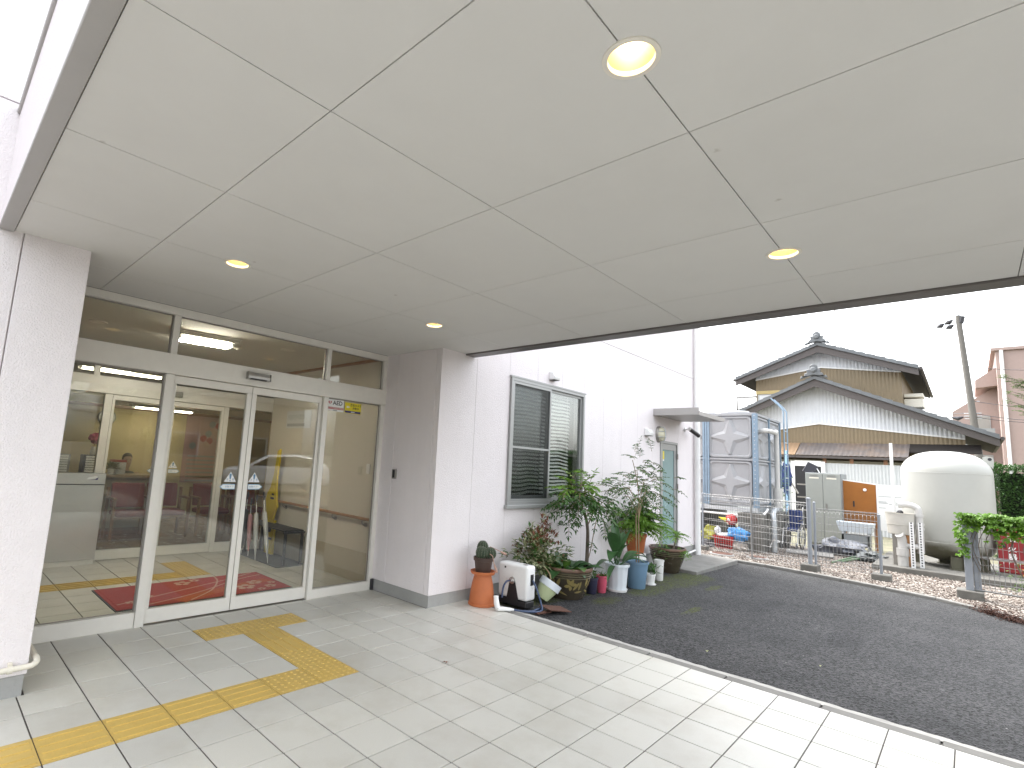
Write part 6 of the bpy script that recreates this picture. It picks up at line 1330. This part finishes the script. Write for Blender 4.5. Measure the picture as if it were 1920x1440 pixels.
trim([(yl2,tl2(yl2)),(P_r.y,tl2(P_r.y)),(yr2,tl2(yr2))], XU, 'white')
yl1, yr1 = 4.0, onX(1808,800,XL).y; zl1 = onX(1450,795,XL).z; za1 = onX(1535,793,XL).z; zr1 = onX(1795,822,XL).z
tl1 = lambda y: za1-(za1-zr1)*min(1,(yc1-y)/(yc1-yr1)) if y < yc1 else za1-(y-yc1)*.16
corr('white_gable', XL, yl1, yr1, tl1, gl1, 'corr_w'); corr('tan_wall', XL, yl1, yr1, lambda y: 2.5, tl1, 'corr_t'); trim([(yl1,tl1(yl1)),(yc1,tl1(yc1)),(yr1,tl1(yr1))], XL, 'white')
MB().box(XL+.02,yl1-.05,GZ,XU+5,yl1,4.0).box(XL+.02,yr1,GZ,XU+5,yr1+.05,3.1).build('side_wall', 'corr_t', hs_)
corr('shed_wall', XL-.86, yl1, yr1+.2, lambda y: GZ, lambda y: 2.22, 'shedw', .09, .015); MB().box(XL-.84,yr1+.2,GZ,XL-.8,yl1,2.0).build('dark_gap', 'dark_soffit', hs_)
def lean(ya, yb, m_, drop=0):
    mb = MB(); n = int(abs(yb-ya)/.07)
    for i in range(n+1):
        y = ya+(yb-ya)*i/n; o = .012*(i % 2); mb.v += [Vector((XL-.03,y,2.97+o)), Vector((XL-1.0,y,2.48+o+drop))]
    for i in range(n): mb.f.append((2*i,2*i+1,2*i+3,2*i+2))
    mb.build('lean_to_roof', m_, hs_); MB().box(XL-1.0,min(ya,yb),2.38+drop,XL-.96,max(ya,yb),2.46+drop).build('eave_beam', 'barge', hs_)
lean(onX(1497,850,XL-.5).y, onX(1705,850,XL-.5).y, 'rustroof'); lean(onX(1440,850,XL-.5).y, onX(1496,850,XL-.5).y, 'tanroof')
MB().prism([(XL-.03,onX(1706,833,XL).y,2.98),(XL-.03,yr1-.35,2.98),(XL-.5,yr1-.35,2.70),(XL-.5,onX(1706,833,XL).y,2.70)], (0,0,-.04)).build('lean_to_roof', 'dark_soffit', hs_)
for px_ in (1545,1596,1660): 
    q = onX(px_,870,XL-.93); MB().box(q.x+.10,q.y-.05,2.225,q.x+.18,q.y+.05,2.50).build('post', 'wood', hs_)
XS = XL-.84; d0, d1 = onX(1491,872,XS), onX(1540,872,XS)
MB().box(XS-.06,d1.y,GZ,XS-.045,d0.y,2.08).build('doorway', 'black', hs_); 
MB().box(XS-.09,d0.y,GZ,XS-.061,d0.y+.12,2.26).box(XS-.09,d1.y-.12,GZ,XS-.061,d1.y,2.26).box(XS-.09,d1.y,2.085,XS-.061,d0.y,2.28).build('door_frame', 'white', hs_)
sh = MB()
for z in (.5,.95,1.4): sh.box(XS-.075,d1.y+.05,z,XS-.0605,d0.y-.05,z+.05)
sh.build('shelf', 'alu_dark', hs_)
# upper window with box shutter
w0, w1 = onX(1423,735,XU), onX(1490,733,XU); MB().box(XU-.12,w1.y-.2,w0.z-.12,XU-.03,yl2-.02,w0.z+.02).build('shutter_box', mat('gold', (.42,.32,.13), .45, var=.05), hs_); wm = MB().box(XU-.08,w1.y-.1,w0.z-1.2,XU-.03,yl2-.08,w0.z-.121).build('window', 'sash', hs_)
for k in (0,1):
    a = yl2-.14-k*1.1; MB().box(XU-.085,a-1.0,w0.z-1.15,XU-.0805,a,w0.z-.17).build('pane', mat('curtain', (.55,.56,.56), .35, var=.05), wm)
# balcony rail stub at left
br = onX(1396,742,XU); MB().tube([(XU+.5,yl2+.9,br.z-.9),(XU+.5,yl2+.9,br.z),(XU+.5,yl2,br.z)], .04, 6).tube([(XU+.5,yl2+.9,br.z-.55),(XU+.5,yl2,br.z-.55)], .03, 6).build('balcony_rail', 'barge', hs_)
# air conditioner on the upper right wall
ac = onX(1700,740,XU+.6); MB().box(XU+.5,yr2-.55,ac.z-.12,XU+1.3,yr2-.001,ac.z+.02).build('air_conditioner', 'cream', hs_, bevel=.02); MB().box(XU+.5,yr2-.55,ac.z-.5,XU+1.3,yr2-.001,ac.z-.18).build('air_conditioner', 'cream', hs_, bevel=.02)
# aerial on the roof
an0 = onX(1567,640,XU+1.5); ae_ = thing('roof_aerial', 'thin television aerial standing on the house roof', 'aerial', (an0.x,an0.y,0)); MB().tube([(0,0,P_r.z-sl2*abs(an0.y-P_r.y)),(0,0,an0.z+1.75)], .022, 6).build('mast', 'alu_dark', ae_); MB().tube([(0,.5,an0.z+1.5),(0,-.55,an0.z+1.47)], .014, 6).build('boom', 'alu_dark', ae_)
for k in range(5): MB().tube([(-.2,.4-k*.2,an0.z+1.5),(.2,.4-k*.2,an0.z+1.5)], .008, 5).build('element', 'alu_dark', ae_)
# blue garden pole with cloth
gp = onX(1475,845,19.0); bq = thing('blue_pole', 'pale blue pole with a dark cloth tied to it in front of the house', 'pole', (19.0,gp.y,GZ)); MB().tube([(0,0,0),(0,0,gp.z-GZ)], .045, 8).build('pole', mat('lightblue', (.25,.42,.66), .5), bq, smooth=True); MB().blob((-.03,.05,1.75), (.07,.17,.42), 10, .5, 3, 3).build('cloth', 'blue_cloth', bq, smooth=True); MB().tube([(-.03,.25,2.25),(0,-.05,1.7),(-.03,-.30,1.25)], .03, 6).build('stick', 'alu_dark', bq)
wd = thing('yard_weed', 'green climbing weed on the shed wall behind the tank', 'weed', (18.5,onX(1464,900,18.5).y,GZ)); fo = MB()
for k in range(260): fo.leaf(Vector((random.gauss(0,.05),random.gauss(0,.15),random.uniform(.1,2.1))), rdir(-.3,.6), .10, .05)
fo.build('foliage', 'leaf_b', wd, kind='stuff'); MB().tube([(0,0,0),(0,.05,1.0),(0,-.03,2.0)], .012, 5).build('stem', 'bark', wd)
# ------------------------------------------------------------------ utility pole, wires
XP = 40.0; pb_, pt_ = onX(1832,830,XP), onX(1796,592,XP); dv = (pt_-pb_).normalized(); base = pb_-dv*((pb_.z-GZ)/dv.z)
up = thing('utility_pole', 'tall concrete utility pole with dark insulators and wires', 'utility pole', (0,0,0)); MT['polec'] = mat('polec', (.13,.122,.11), .8, var=.1)
MB().tube([base, pt_], [.19,.12], 14).build('pole', 'polec', up, smooth=True)
t1 = onX(1796,592,XP); MB().tube([t1, onX(1798,573,XP)], .03, 6).tube([onX(1798,573,XP), onX(1780,576,XP)], .025, 6).tube([t1+V((0,.2,-.1)), onX(1797,580,XP)], .02, 5).build('top_bracket', 'galv', up)
for a, b in (((1771,608),(1786,600)), ((1757,614),(1770,607)), ((1774,616),(1788,609))):
    MB().tube([onX(*a,XP), onX((a[0]+b[0])/2,(a[1]+b[1])/2+1,XP), onX(*b,XP)], [.05,.15,.04], 8).build('insulator', 'print', up, smooth=True); MB().tube([onX(*b,XP), onX(1797,(b[1]-3),XP)], .025, 5).build('strut', 'galv', up)
MB().tube([onX(1800,600,XP)+V((0,0,-.2)), onX(1804,598,XP)+V((0,0,.15))], .14, 8).build('junction_box', 'print', up)
for z in (688,753,775,780,785): q = pb_+dv*((onX(1825,z,XP).z-pb_.z)/dv.z); MB().tube([q+V((0,.35,0)), q+V((0,-.35,0))], .022, 5).build('step_bolt', 'galv', up)
def wire(a, b, sag=.4, r=.012): 
    a, b = Vector(a), Vector(b); return MB().tube([a+(b-a)*t+V((0,0,-sag*4*t*(1-t))) for t in spread(13,0,1)], r, 4, caps=False)
wr = thing('power_lines', 'thin overhead power lines crossing the sky behind the house', 'wires', (0,0,0))
for (a, b) in (((1757,614),(1310,690)), ((1771,608),(1310,682)), ((1774,616),(1310,696))): wire(onX(*a,XP), onX(*b,55), .3, .02).build('wire', 'print', wr)
for (a, b) in (((1822,775),(1310,770)), ((1822,782),(1310,765))): wire(onX(*a,XP), onX(*b,60), .3, .018).build('wire', 'print', wr)
for a, b in (((1805,606),(1919,612)), ((1812,686),(1919,690)), ((1826,752),(1919,760)), ((1828,775),(1919,785)), ((1830,782),(1919,784))): wire(onX(*a,XP), onX(*b,38)+V((0,-3,0)), .3, .015).build('wire', 'print', wr)
for y in ((1785,781,1808,781),(1768,783,1790,783)): pass
MB().tube([onX(1785,783,XP), onX(1796,785,XP), onX(1806,782,XP)], [.05,.12,.05], 8).build('splice_case', 'print', wr)
# ------------------------------------------------------------------ pink apartment block
pk = thing('pink_building', 'pink apartment building with white downpipe behind the hedge', 'building', (0,0,0)); MT['pinkw'] = mat('pinkw', (.33,.25,.225), .8, var=.06, dirt=.2, dirtcol=(.3,.21,.19), dscale=.4, streak=True)
XK = 46.0; k0 = onX(1866,658,XK); k1 = onX(1874,870,XK); yk = k0.y
MB().box(XK,yk-16,GZ,XK+12,yk,k0.z).build('wall', 'pinkw', pk); MB().box(XK-.15,yk-16.2,k0.z,XK+12.2,yk+.2,k0.z+.18).build('parapet', 'pinkw', pk)
q0 = onX(1877,660,XK-.1); MB().tube([(XK-.1,q0.y,GZ),(XK-.1,q0.y,k0.z)], .09, 8).build('downpipe', 'white', pk)
zz = onX(1862,690,XK); MB().prism([(XK+1,yk+.001,k0.z-.9),(XK+1,yk+1.0,zz.z-.6),(XK+1,yk+1.0,zz.z-1.1),(XK+1,yk+.001,zz.z-1.0)], (5,0,0)).build('stair_hood', 'pinkw', pk)
z2_ = onX(1867,715,XK).z; z3_ = onX(1848,765,XK).z; MB().prism([(XK+2,yk+.002,GZ),(XK+2,yk+.002,z2_),(XK+2,yk+2.2,z3_),(XK+2,yk+2.2,GZ)], (6,0,0)).build('stair_wing', 'pinkw', pk)
for z in (z3_-.3, z3_-2.9): w_ = MB().box(XK+1.95,yk+.4,z-1.3,XK+1.999,yk+1.3,z).build('window', 'sash', pk); MB().box(XK+1.93,yk+.45,z-1.25,XK+1.9495,yk+1.25,z-.05).build('pane', 'alu_dark', w_)
for k in (0,1):
    zb = z3_-2.3-k*2.9; MB().box(XK+1.2,yk+.25,zb,XK+1.9,yk+2.4,zb+.12).box(XK+1.2,yk+.25,zb+.13,XK+1.25,yk+2.4,zb+1.1).build('balcony', 'locker2', pk)
MB().box(XK-.02,yk-1.9,k0.z-2.6,XK-.001,yk-1.75,k0.z-.9).build('stain', 'alu_dark', pk)
# ------------------------------------------------------------------ hedge and tree at the edge
MT['hedge'] = mat('hedge', (.05,.115,.028), .5, var=.5, scale=5, trans=.15)
hg = thing('hedge', 'dark green clipped hedge behind the white tank', 'hedge', (0,0,0)); fo = MB(); rr = random.Random(8)
for k in range(14000):
    y = rr.uniform(-9.5,-3.82); u = rr.random(); top_ = 2.2+.10*noise.noise(Vector((y*2.5,0,0)))+.05*rr.random()**3; z = GZ+rr.random()**.8*(top_-GZ); xf = 17.55+.22*noise.noise(Vector((y*1.5,z*1.5,3)))
    if u < .72: p_ = Vector((xf+abs(rr.gauss(0,.12)), y, z))
    elif u < .86: p_ = Vector((rr.uniform(17.6,18.9), y, top_-abs(rr.gauss(0,.07))))
    else: p_ = Vector((rr.uniform(17.6,18.9), -3.85+rr.gauss(0,.07), z))
    fo.leaf(p_, Vector((-.5,0,.2))+rdir(-.6,1), rr.uniform(.06,.13), rr.uniform(.03,.055))
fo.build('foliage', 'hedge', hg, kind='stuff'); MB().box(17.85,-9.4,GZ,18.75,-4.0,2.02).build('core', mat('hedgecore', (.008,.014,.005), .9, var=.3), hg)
for y in (-4.3,-5.2,-6.1,-7.0): MB().tube([(18.2,y,GZ),(18.2,y,1.4)], .04, 7).build('trunk', 'bark', hg)
tr = thing('garden_tree', 'light green tree whose branches reach past the pink building', 'tree', (19.6,-6.4,GZ)); MB().tube(bez([(0,0,0),(.05,.02,1.2),(.0,.1,2.4),(.1,.05,3.6),(0,.1,4.8)], 6), [.13-.10*i/24 for i in range(25)], 9).build('trunk', 'bark', tr, smooth=True)
sm_, fo = MB(), MB(); rr = random.Random(21)
tips = [onX(px_,py_,19.4) for px_, py_ in ((1882,706),(1895,712),(1905,722),(1892,752),(1908,758),(1915,742),(1900,735),(1912,712),(1916,727))]
O_ = Vector((19.6,-6.4,GZ))
ends = [(t_-O_) for t_ in tips]+[Vector((rr.gauss(0,.7),rr.gauss(-.2,.8),rr.uniform(2.4,5.2))) for _ in range(46)]
for e in ends:
    s_ = Vector((0,.05,max(1.6,e.z-.9-rr.random()*.5))); sm_.tube(bez([s_, (s_+e)/2+V((0,0,.12)), e], 4), [.02-.014*i/8 for i in range(9)], 5)
    for w_ in range(16):
        p_ = e-(e-s_)*rr.random()*.30+rdir(-1,1)*.06; pinnate(fo, None, p_, (e-s_)+rdir(-.5,.8)*.6, .16, 4, .055, .022, .3)
sm_.build('branch', 'bark', tr, smooth=True); fo.build('foliage', 'leaf_b', tr, kind='stuff')
# ------------------------------------------------------------------ across the forecourt (seen mirrored in the door glass)
cr = thing('parked_car', 'silver hatchback parked across the forecourt, mirrored in the door glass', 'car', (9.0,-13.5,-.06), radians(25)); MT['carpaint'] = mat('carpaint', (.62,.64,.66), .25, metal=.3, var=.03); MT['carglass'] = mat('carglass', (.02,.025,.03), .05, var=0)
side = [(-2.0,.28),(-2.05,.55),(-1.95,.85),(-1.2,.98),(-.45,1.42),(.7,1.50),(1.6,1.36),(1.98,.95),(2.02,.5),(1.95,.28)]
MB().prism([(a,-.82,b) for a, b in side], (0,1.64,0)).build('body', 'carpaint', cr, bevel=.10, seg=3, smooth=True)
for s_ in (-1,1): MB().prism([(a,s_*.823,b) for a, b in ((-.95,1.0),(-.38,1.36),(.65,1.42),(1.45,1.30),(1.6,1.0))], (0,s_*.004,0)).build('side_window', 'carglass', cr)
MB().prism([(-1.17,-.66,1.035),(-1.17,.66,1.035),(-.52,.6,1.41),(-.52,-.6,1.41)], (-.012,0,.012)).build('windscreen', 'carglass', cr)
for x in (-1.3,1.28):
    for s_ in (-1,1):
        w_ = MB().tube([(x,s_*.66,.30),(x,s_*.86,.30)], .30, 22).build('wheel', 'tyre', cr, smooth=True); MB().tube([(x,s_*.861,.30),(x,s_*.875,.30)], .19, 16).build('rim', 'steel', w_)
for s_ in (-1,1): MB().blob((-1.96,s_*.62,.70), (.07,.16,.09), 8, 0).build('headlight', 'white', cr, smooth=True)
MB().box(-2.065,-.26,.42,-2.05,.26,.54).build('number_plate', 'white', cr)
nh = thing('street_house', 'brown roofed house across the street, mirrored in the door glass', 'house', (0,0,0)); MB().box(6,-31,-.1,16,-24,4.6).build('wall', 'corr_t', nh); MB().prism([(5.4,-23.2,4.4),(5.4,-31.8,4.4),(5.4,-27.5,6.6)], (11.2,0,0)).build('roof', 'dark_soffit', nh)
for x in (8,12): w_ = MB().box(x,-23.999,1.0,x+1.6,-23.93,2.3).build('window', 'sash', nh); MB().box(x+.08,-23.93,1.08,x+1.52,-23.92,2.22).build('pane', 'carglass', w_)
def bigtree(lab, x, y, h, r, seed):
    t_ = thing('street_tree', lab, 'tree', (x,y,-.1)); rr = random.Random(seed); MB().tube([(0,0,0),(.05,0,h*.3),(0,.05,h*.6)], [.16,.12,.07], 9).build('trunk', 'bark', t_, smooth=True); fo, sm_ = MB(), MB()
    for k in range(60):
        c = V((rr.gauss(0,r*.45), rr.gauss(0,r*.45), h*.62+rr.gauss(0,r*.4))); sm_.tube([V((0,0,h*.45)), c], [.03,.008], 4, caps=False)
        for w_ in range(26): fo.leaf(c+rdir(-1,1)*rr.uniform(0,r*.28), rdir(-.5,1), .20, .10)
    fo.build('foliage', 'leaf_a', t_, kind='stuff'); sm_.build('branch', 'bark', t_)
bigtree('leafy street tree across the forecourt beside the brown roofed house', 4.4,-17.5,6.0,2.0,1); bigtree('leafy street tree farther across the forecourt', 17,-19,5.5,1.9,2)
